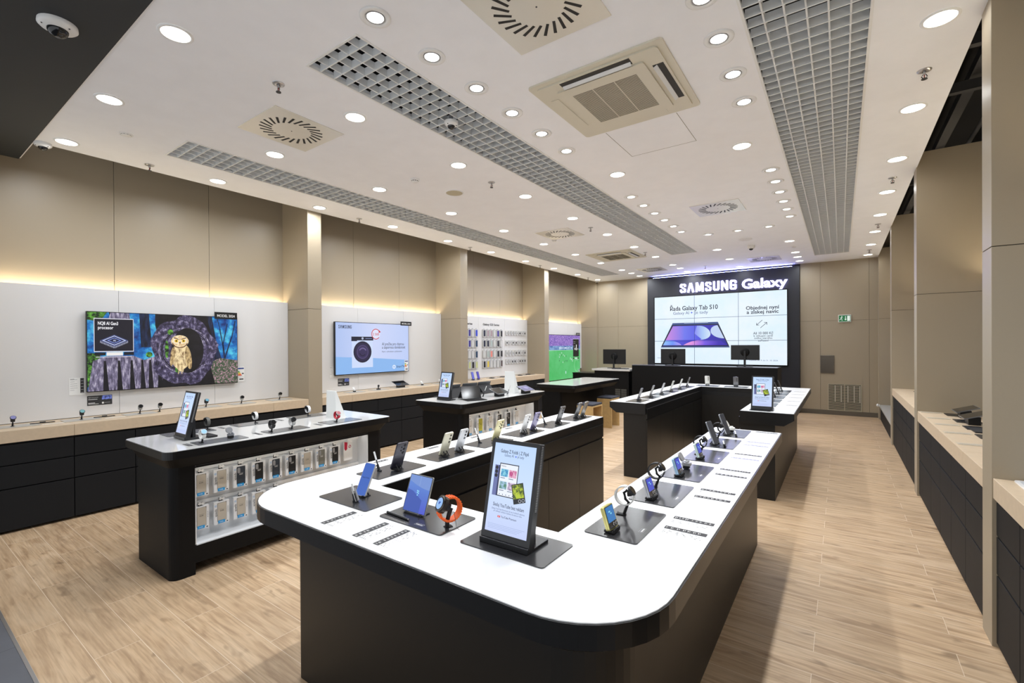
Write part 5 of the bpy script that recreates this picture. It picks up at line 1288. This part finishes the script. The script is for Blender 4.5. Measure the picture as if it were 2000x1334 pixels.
for i, (x, y) in enumerate(((-4.33, 1.80), (-4.33, 2.30))): spec_label(x, y, Z9, PI, 'grey spec label behind the %s watch on the far side of the watch table' % ['nearer', 'farther'][i], .12, text=False)
# ---------- tablet table
ad_stand(-4.10, 4.27, Z9, 0, 'black advert screen with white picture on the tablet table')
def kb_tablet(x, y, rz, label, lit=None, kb=True, w_=.27, h=.175, tilt=24):
    t = thing('tablet', label, 'tablet', (x, y, Z9), rz, 'tablets with keyboard covers'); a = math.radians(tilt)
    T = Matrix.Translation((0, 0, .008)) @ Matrix.Rotation(-a, 4, 'X')
    b = MB(); b.T = T @ Matrix.Rotation(PI/2, 4, 'X'); b.prism(rrect(-w_/2, w_/2, 0, h, .008, 4), -.008, 0, mat('tablet_graphite', (64,66,70), .3, metal=.5)); b.build('tablet_body', t, bevel=.001)
    b = MB(); b.T = T; b.prect(-w_/2+.004, w_/2-.004, .004, h-.004, M_GLASSK if not lit else scr(lit, .9), -.0005); b.build('screen', t)
    b = MB(); d = h*math.cos(a)*.72; yt = h*math.sin(a)*.72
    b.add([(-w_/2+.01, yt+.010, d+.008), (w_/2-.01, yt+.010, d+.008), (w_/2-.01, yt+.115, .004), (-w_/2+.01, yt+.115, .004), (-w_/2+.01, yt+.014, d+.008), (w_/2-.01, yt+.014, d+.008), (w_/2-.01, yt+.119, .004), (-w_/2+.01, yt+.119, .004)], [(3,2,1,0), (4,5,6,7), (0,1,5,4), (2,3,7,6), (1,2,6,5), (3,0,4,7)], M_RUBBER); b.build('kickstand', t)
    if kb:
        b = MB(); b.prism(rrect(-w_/2, w_/2, -.175, -.004, .006, 4), .003, .009, M_RUBBER); b.build('keyboard_base', t)
        b = MB()
        for r_ in range(5):
            for c in range(12): b.box(-w_/2+.012+.0205*c, -w_/2+.012+.0205*c+.016, -.155+.026*r_, -.155+.026*r_+.019, .009, .011, M_PLAST)
        b.build('keys', t)
    return t
kb_tablet(-3.87, 4.56, PI/2-.45, 'nearest tablet with keyboard cover, dark glossy screen, on the tablet table')
kb_tablet(-4.31, 4.62, -PI/2, 'navy-cased tablet standing behind the advert screen on the tablet table')
kb_tablet(-4.30, 4.96, -PI/2-.15, 'dark-backed tablet seen from behind at the middle of the tablet table', kb=True)
kb_tablet(-4.30, 5.27, -PI/2-.05, 'slate-backed tablet seen from behind, nearer the white wedge display')
def riser_tablet(x, y, z, rz, label, lit=(40,40,44), w_=.25, h=.165, hh=.055, E=.0, tilt=68, group=None):
    t = thing('tablet', label, 'tablet', (x, y, z), rz, group); a = math.radians(tilt)
    b = MB(); b.box(-.065, .065, -.035, .045, .0, hh, M_PLAST); b.build('riser_block', t, bevel=.003)
    T = Matrix.Translation((0, -h*.42, hh-.012)) @ Matrix.Rotation(-a, 4, 'X')
    b = MB(); b.T = T @ Matrix.Rotation(PI/2, 4, 'X'); b.prism(rrect(-w_/2, w_/2, 0, h, .008, 4), -.007, 0, mat('tablet_grey', (120,122,126), .3, metal=.5)); b.build('tablet_body', t, bevel=.001)
    b = MB(); b.T = T; b.prect(-w_/2+.005, w_/2-.005, .005, h-.005, scr(lit, E) if E else M_GLASSK, -.0005)
    if E: b.pell(.02, h*.55, .05, .03, scr((120,110,190), E), -.0008); b.pell(-.05, h*.4, .03, .04, scr((60,50,130), E), -.0009)
    b.build('screen', t); return t
riser_tablet(-3.80, 5.06, Z9, PI/2, 'dark tablet lying tilted on a black riser on the tablet table', w_=.26, h=.17)
riser_tablet(-3.70, 5.56, Z9, PI/2, 'tablet with glowing purple screen on a black riser on the tablet table', lit=(70,58,140), E=.8)
stylus(-3.93, 4.86, Z9, PI, 'white-tipped stylus leaning beside the nearest tablet keyboard', 24, False, .15)
stylus(-3.82, 5.27, Z9, PI, 'thin stylus leaning beside the tilted tablet on the tablet table', 22, False, .13)
# ---------- left wall counters
ZC = .885
for i, (y, bc, fc, n_) in enumerate(((.80, (30,30,34), (110,110,180), 'first'), (1.265, (34,36,36), (120,190,196), 'second'), (1.73, (170,170,168), (30,30,30), 'third'), (1.905, (180,180,176), (30,30,30), 'fourth'),
        (2.36, (40,42,44), (110,190,220), 'fifth'), (2.755, (190,190,186), (30,30,30), 'sixth'), (3.235, (200,200,196), (20,20,20), 'last'))):
    watch(-6.09, y, ZC, PI/2, 'smartwatch on the counter under the owl television, %s from the left' % n_, band=bc, face=fc, faceE=.7 if fc[2] > 100 else 0, R=.022, arm_h=.085, group='smartwatches on the birch counter')
M_PADL = mat('pale_grey_pad', (176,172,164), .3)
for i, y in enumerate((.70, 1.13, 1.60, 2.24, 2.63, 3.10)): pad(-6.20, -6.0, y, y+.27, ZC, 'thin grey pad on the counter under the owl television, %s from the left' % ORD[i], m=M_PADL)
for i, y in enumerate((1.0, 1.45)):
    t = thing('fitness_band', 'black fitness band lying flat under the owl television, %s one' % ('left', 'right')[i], 'fitness band', (-6.13, y, ZC), PI/2)
    b = MB(); b.prism(rrect(-.085, .085, -.011, .011, .010, 5), .004, .009, M_RUBBER); b.build('strap', t)
    b = MB(); b.prism(rrect(-.02, .02, -.012, .012, .006, 5), .009, .017, M_GLASSK); b.build('tracker_body', t)
    spec_label(-6.02, y+.06, ZC, PI/2, 'small white label beside the %s fitness band under the owl television' % ('left', 'right')[i], .16, col=M_PAPER, text=False)
for y, col, lb in ((4.41, (225,225,222), 'small white earbuds case on black block, left end of the second counter'), (5.825, (225,225,222), 'small white earbuds case on black block, right of the dark tablet'), (6.29, (225,225,222), 'small white earbuds case at the right end of the second counter')):
    earbuds(-6.10, y, ZC, PI/2, lb, col, s=.8)
t = thing('smart_tracker', 'small black gadget on a stand below the washing machine television', 'gadget', (-6.09, 4.86, ZC), PI/2)
b = MB(); b.box(-.025, .025, -.02, .03, .0005, .018, M_RUBBER); b.build('display_block', t, bevel=.003)
b = MB(); b.tube([(0, .01, .018), (0, .012, .055)], .008, M_RUBBER, 8); b.sphere(0, .004, .062, .017, M_PLAST, 14, 1.15); b.build('gadget_body', t)
riser_tablet(-6.10, 5.33, ZC+.0045, PI/2, 'dark tablet tilted on a riser below the washing machine television', w_=.26, h=.17, hh=.05)
for i, y in enumerate((4.27, 4.72, 5.16, 5.68, 6.12)): pad(-6.19, -6.0, y, y+.28, ZC, 'thin grey pad on the second counter, %s from the left' % ORD[i], m=M_PADL)
def slim_phone(x, y, z, lb, col): 
    return phone(x, y, z, PI/2, (40,40,60), lb, lenses=0, w_=.07, h=.155, tilt=16, scr_col=col, group='lit phones before the phone case wall')
slim_phone(-6.12, 7.27, ZC, 'phone with lit blue-violet screen, left of the pair before the case wall', (96,104,220))
slim_phone(-6.12, 7.44, ZC, 'phone with lit deep violet screen, right of the pair before the case wall', (72,56,190))
for i, y in enumerate((7.12, 7.75, 8.15, 8.80, 9.15)): pad(-6.19, -6.0, y, y+.28, ZC, 'thin dark pad on the counter before the phone cases, %s from the left' % ORD[i], m=M_PADG)
for i, y in enumerate((7.85, 8.22, 8.92, 9.25)):
    t = thing('accessory_puck', 'small flat black accessory on the counter before the phone cases, %s from the left' % ORD[i], 'accessory', (-6.10, y, ZC+.004), 0)
    b = MB(); b.prism(rrect(-.035, .035, -.06, .06, .02, 5), .0005, .010, M_PLAST); b.build('puck_body', t, bevel=.002); b = MB(); b.prism(rrect(-.02, .02, -.02, .02, .008, 4), .0101, .016, M_GREYP); b.build('puck_button', t)
# ---------- right wall counter
ZR = .885
riser_tablet(.95, 6.06, ZR, -PI/2, 'dark tablet tilted on a riser, farther of two on the right wall counter', w_=.26, h=.17, hh=.07, tilt=72)
riser_tablet(.93, 5.60, ZR, -PI/2, 'dark tablet tilted on a riser, nearer of two on the right wall counter', w_=.26, h=.17, hh=.07, tilt=72)
t = thing('keyboard_tablet', 'dark tablet with keyboard lying open at the near end of the right counter', 'tablet', (.95, 5.20, ZR), -PI/2)
b = MB(); b.prism(rrect(-.13, .13, -.09, .09, .008), .0005, .010, M_RUBBER); b.build('keyboard_base', t); b = MB(); b.T = Matrix.Translation((0, .09, .01)) @ Matrix.Rotation(math.radians(-40), 4, 'X'); b.box(-.13, .13, 0, .008, 0, .12, M_PLAST); b.build('tablet_body', t)
for i, y in enumerate((6.15, 5.70, 5.28, 4.83, 4.38)): pad(.84, 1.02, y-.05, y+.17, ZR, 'dark pad on the right wall counter, %s from its far end' % ORD[i], m=M_MAT if i in (1, 2, 3) else M_PLAST)
for i, y in enumerate((6.30, 5.86, 5.45, 4.99, 4.48)):
    t = thing('acrylic_label_frame', 'flat white label frame on the right wall counter, %s from its far end' % ORD[i], 'label', (.745, y, ZR), 0, 'flat label frames on the right counter')
    b = MB(); b.box(-.08, .08, -.045, .045, .0003, .003, mat('frame_cream', (200,188,166), .4)); b.build('card', t)
    b = MB(); b.T = flatT(0, .0, .0034, 0); b.prect(-.07, .07, -.012, -.006, mat('violet_print', (110,106,130), .6)); b.prect(-.07, .07, -.030, -.027, M_PRINTL); b.build('print', t)
t = thing('display_tray', 'white glossy tray set into the nearest right counter at the photo edge', 'tray', (.90, 3.02, ZR), 0)
b = MB(); b.prism(rrect(-.18, .18, -.42, .40, .02), .0005, .008, M_TOPW); b.build('tray_rim', t, bevel=.003); b = MB(); b.prism(rrect(-.165, .165, -.405, .385, .015), .008, .0085, mat('tray_grey', (210,214,220), .2)); b.build('tray_surface', t)
for i, y in enumerate((7.2, 7.9, 8.7)): pad(.86, 1.08, y-.1, y+.2, ZR, 'dark pad on the third right-hand counter, %s from the front' % ORD[i], m=M_MAT)
t = thing('closed_laptop_stand', 'black gadget standing at the far end of the third right-hand counter', 'gadget', (.98, 8.62, ZR), 0)
b = MB(); b.box(-.06, .06, -.08, .08, .005, .03, M_PLAST); b.build('base', t); b = MB(); b.box(-.05, .05, -.01, .01, .03, .08, M_PLAST); b.build('upright', t)
t = thing('speaker_box', 'black upright loudspeaker on the low counter at the far right', 'speaker', (.86, 10.4, .305), 0)
b = MB(); b.box(-.11, .11, -.10, .10, 0, .30, M_PLAST); b.build('cabinet', t, bevel=.006); b = MB(); b.box(-.10, .10, -.103, -.1, .01, .29, M_RUBBER); b.build('front_grille', t)
t = thing('open_booklet', 'open dark booklet with white page before the far right loudspeaker', 'booklet', (.80, 10.05, .305), .4)
b = MB(); b.T = Matrix.Translation((0, 0, .004)) @ Matrix.Rotation(math.radians(12), 4, 'Y'); b.box(-.10, 0, -.07, .07, 0, .004, M_PLAST); b.build('left_leaf', t); b = MB(); b.T = Matrix.Translation((0, 0, .004)) @ Matrix.Rotation(math.radians(-12), 4, 'Y'); b.box(0, .10, -.07, .07, 0, .004, M_PAPER); b.build('right_leaf', t)
t = thing('knob', 'small white round knob at the end of the low far right counter', 'knob', (.60, 12.22, .30), 0)
b = MB(); b.T = Matrix.Rotation(PI/2, 4, 'Y'); b.lathe([(.012, 0), (.03, .01), (.035, .022), (.026, .032), (.01, .036)], M_WHITE, 18); b.build('knob_head', t); b = MB(); b.box(.034, .052, -.02, .02, -.02, .02, M_WHITE); b.build('knob_base', t)
# ================================================================== HANGING PACKAGES
BLUE = mat('speck_blue', (30,150,214), .5)
def package(kind):
    """hang pack facing local -y, hung from its top; origin at the hook point"""
    t = thing('phone_case_package', 'x', 'phone case', group='phone cases hanging in the watch table')
    W, h, D = .103, .168, .022; mb = mat('pack_white', (226,228,230), .45)
    b = MB(); z1 = -.012; z0 = z1-h
    for q in ((-W/2+.022, W/2-.017, z0, z0+.020), (-W/2+.022, W/2-.017, z1-.010, z1), (-W/2, -W/2+.022, z0, z1), (W/2-.017, W/2, z0, z1)): b.box(q[0], q[1], -D, 0, q[2], q[3], mb)
    b.box(-W/2+.022, W/2-.017, -.004, -.0, z0+.020, z1-.010, mb); b.build('box', t)
    cm = {'beige': mat('case_beige', (186,178,164), .5), 'black': mat('case_black', (30,32,36), .4), 'clear': mat('case_smoke', (120,120,112), .3), 'slate': mat('case_slate', (52,60,70), .4), 'yellow': mat('case_yellow', (176,170,60), .4, noise=.3, nscale=60), 'empty': mat('case_pale', (206,204,200), .4)}[kind]
    b = MB(); b.T = Matrix.Translation((0, -D+.004, 0)) @ Matrix.Rotation(PI/2, 4, 'X'); b.prism(rrect(-W/2+.024, W/2-.019, z0+.018, z1-.012, .010, 5), 0, .006, cm); b.build('case', t)
    if kind in ('black', 'slate', 'clear'):
        b = MB(); b.T = Matrix.Translation((0, -D+.004, 0)) @ Matrix.Rotation(PI/2, 4, 'X'); b.prism(rrect(-.024, -.004, z1-.060, z1-.018, .009, 5), .006, .0068, M_GREYP); b.build('camera_cutout', t)
    b = MB(); tx = M_PAPER if kind in ('black', 'slate', 'clear') else M_PRINT
    b.ptext('GRIP' if tx is M_PAPER else 'LUX', .002, z0+h*.56, .011, tx, -D-.0026, .02, 'C', .026); b.prect(-.014, .018, z0+h*.64, z0+h*.645, tx, -D-.0026)
    b.build('case_text', t)
    b = MB(); b.prect(-W/2+.026, W/2-.030, z0+.006, z0+.028, BLUE, -D-.0035); b.ptext('CASE', -.004, z0+.013, .010, M_PAPER, -D-.004, .01, 'C', .026)
    b.pell(W/2-.013, z0+.010, .006, .004, M_PRINT, -D-.0008); b.build('sticker', t)
    b = MB(); b.T = Matrix.Translation((-W/2+.013, -D-.0008, z1-.052)) @ Matrix.Rotation(PI/2, 4, 'Y')
    b.ptext('speck', 0, -.004, .021, M_PRINT, 0, .006, 'L', .058); b.T = Matrix.Identity(4)
    b.parc(-W/2+.011, z1-.030, .0065, .0012, BLUE, -D-.0008); b.pline(-W/2+.011, z1-.034, -W/2+.011, z1-.026, .0012, BLUE, -D-.0008); b.pline(-W/2+.008, z1-.032, -W/2+.014, z1-.028, .0012, BLUE, -D-.0008)
    for k in range(4): b.prect(W/2-.011, W/2-.006, z1-.055-.012*k, z1-.047-.012*k, M_PRINTL, -D-.0008)
    b.build('print', t)
    b = MB(); b.box(-.015, .015, -.012, -.008, -.014, .012, M_RUBBER); b.build('hang_tab', t)
    return t
def peg(x, y, z, label, length=.075, rz=PI/2):
    t = thing('display_hook', label, 'hook', (x, y, z), rz, 'white price-tag display hooks')
    b = MB(); b.tube([(0, 0, 0), (0, -length, .002)], .0024, M_WHITE, 8); b.tube([(0, 0, .010), (0, -length-.01, .012)], .0016, M_WHITE, 6); b.build('hook_wire', t)
    b = MB(); b.T = Matrix.Translation((0, -length-.012, .006)); b.parc(-.010, .004, .008, .004, M_WHITE, 0); b.parc(.008, .002, .008, .004, M_WHITE, 0); b.box(-.012, .012, 0, .003, -.004, .010, M_WHITE); b.build('hook_end', t)
    return t
PK = {k: None for k in ('beige', 'black', 'slate', 'clear', 'yellow', 'empty')}
def hang(kind, x, y, z, label, rz=PI/2, group='phone cases hanging in the watch table'):
    if PK[kind] is None: PK[kind] = package(kind); o = PK[kind]; o['label'] = label; o.location = (x, y, z); o.rotation_euler = (0, 0, rz)
    else: o = dup(PK[kind], label, (x, y, z), rz)
    o['group'] = group; return o
PEG = None
def hook(x, y, z, label):
    global PEG
    if PEG is None: PEG = peg(x, y, z, label); return PEG
    return dup(PEG, label, (x, y, z))
XH = -3.885+.055
top = ['beige', 'beige', 'slate', 'black', 'slate', 'black', 'beige', 'clear', 'black']
nm = {'beige': 'beige', 'slate': 'slate-grey', 'black': 'black', 'clear': 'smoky', 'yellow': 'yellow', 'empty': 'pale'}
for i, k in enumerate(top):
    y = 1.43+.1365*i
    hang(k, XH+.024, y, .695, '%s phone case package, %s from the left in the watch table top row' % (nm[k], ORD[i]))
    hook(XH-.036, y, .693, 'white display hook holding the %s package of the watch table top row' % ORD[i])
for i, k in enumerate(['beige', 'beige', 'beige', 'beige', 'beige']):
    y = 1.43+.1365*i
    hang(k, XH+.024, y, .455, '%s phone case package, %s from the left in the watch table bottom row' % (nm[k], ORD[i]))
    hook(XH-.036, y, .453, 'white display hook holding the %s package of the watch table bottom row' % ORD[i])
t = thing('gift_package', 'crimson and white hanging package at the right end of the watch table', 'package', (XH+.02, 2.67, .70), PI/2)
MR = mat('crimson_card', (176,20,56), .5); b = MB(); b.box(-.045, .045, -.012, 0, -.18, -.005, M_WHITE); b.build('box', t)
b = MB(); b.pic([(-.040, -.005), (-.006, -.012), (-.010, -.075), (-.026, -.090), (-.040, -.070)], MR, -.0125); b.parc(.018, -.055, .012, .005, MR, -.0125); b.pline(.010, -.063, .026, -.047, .004, MR, -.0125); b.build('print', t)
hook(XH-.036, 2.67, .70, 'white display hook holding the crimson package in the watch table')
# tablet table packages
GT = 'phone cases hanging in the tablet table'
for i, k in enumerate(['empty', 'yellow', 'empty', 'black', 'black', 'empty']):
    y = 4.42+.205*i
    hang(k, XH+.024, y, .68, '%s phone case package, %s from the left in the tablet table' % (nm[k], ORD[i]), group=GT).scale = (1.22, 1.0, 1.22)
    hook(XH-.036, y, .678, 'white display hook above the %s package of the tablet table' % ORD[i])
# ---------- case wall: four rows of hanging cases facing +x
XW = XTV+.001
def small_pack(w_, h, col, name):
    t = thing('wall_case_package', 'x', 'phone case', group='phone cases on the white wall')
    b = MB(); b.box(-w_/2, w_/2, -.030, -.010, -h, 0, mat('pack_pearl', (206,206,206), .4)); b.build('box', t)
    b = MB(); b.T = Matrix.Translation((0, -.0302, 0)) @ Matrix.Rotation(PI/2, 4, 'X'); b.prism(rrect(-w_/2+.014, w_/2-.014, -h+.016, -.020, .008, 4), 0, .003, col); b.build('case', t)
    b = MB(); b.box(-.0025, .0025, -.055, 0, .0, .006, M_WHITE); b.box(-.014, .014, -.058, -.054, -.006, .014, M_WHITE); b.build('hook', t)
    b = MB(); b.box(-.018, .018, -.020, -.016, -.002, .012, M_GREYP); b.build('hang_tab', t)
    return t
CW = {}
wc = dict(v=((60,50,140), 'violet'), n=((34,36,56), 'navy'), b=((46,70,200), 'blue'), t=((30,60,90), 'dark teal'), p=((170,150,156), 'dusty pink'), w=((212,212,210), 'white'), k=((34,30,34), 'black'), c=((236,140,130), 'coral'), y=((222,196,84), 'yellow'), g=((206,212,150), 'pale green'), m=((176,190,186), 'mint'), q=((98,84,84), 'brown patterned'))
colsY = [7.205, 7.33, 7.455, 7.66, 7.78, 7.905, 8.03, 8.165, 8.30, 8.45, 8.58]   # columns along the wall
rows = [(1.935, 'vwbnppwvk'), (1.712, 'vwtnnmwkw'), (1.482, 'wwtwmcwkk'), (1.262, 'gkgkywwwq')]
cy = [7.37-.02, 7.455, 7.575, 7.84, 7.965, 8.085, 8.205, 8.33, 8.46]
rn = ['top', 'second', 'third', 'bottom']
for r, (z, s_) in enumerate(rows):
    for i, ch in enumerate(s_):
        c, n_ = wc[ch]; key = ch
        lb = '%s phone case hung on the white wall, %s in the %s row' % (n_, ORD[i], rn[r])
        if key not in CW: CW[key] = small_pack(.085, .165, mat('wcase_%s' % ch, c, .4, noise=.05), ch); CW[key]['label'] = lb; CW[key].location = (XW, cy[i], z); CW[key].rotation_euler = (0, 0, PI/2)
        else: dup(CW[key], lb, (XW, cy[i], z), PI/2)
# small accessories on the right part
ac = {}
def acc(w_, h, dark):
    t = thing('accessory_package', 'x', 'accessory', group='small accessory packages on the white wall')
    b = MB(); b.box(-w_/2, w_/2, -.026, -.010, -h, 0, mat('pack_pearl', (206,206,206), .4)); b.build('box', t)
    b = MB(); b.prect(-w_*.3, w_*.3, -h*.75, -h*.35, M_PRINT if dark else M_PRINTL, -.0265); b.build('product_window', t)
    b = MB(); b.box(-.002, .002, -.055, 0, .0, .005, M_WHITE); b.box(-.010, .010, -.058, -.054, -.005, .012, M_WHITE); b.build('hook', t)
    return t
spec = [(1.925, .10, '00000101'), (1.70, .10, '1011011'), (1.475, .13, '0001101'), (1.265, .11, '00110111')]
for r, (z, h, s_) in enumerate(spec):
    n = len(s_)
    for i, ch in enumerate(s_):
        y = 8.68+.74*i/(n-1); lb = 'small white accessory package on the wall, %s of the small ones, %s row' % (ORD[i], rn[r]); key = (ch, h)
        if key not in ac: ac[key] = acc(.072, h, ch == '1'); ac[key]['label'] = lb; ac[key].location = (XW, y, z); ac[key].rotation_euler = (0, 0, PI/2)
        else: dup(ac[key], lb, (XW, y, z), PI/2)
for y, s_, w_, lb in ((8.12, 'Galaxy S23 Series', .585, 'black heading Galaxy S23 Series on the white case wall'), (7.18, 'Galaxy S24 Series', .585, 'black heading ending in Series, half hidden by a pier')):
    b = MB(); b.ptext(s_, 0, 0, .062, M_PRINT, -.002, .02, 'C', w_, .0015); o = b.build('wall_lettering'); o.location = (XW, y, 2.025); o.rotation_euler = (0, 0, PI/2); tag(o, lb, 'lettering')
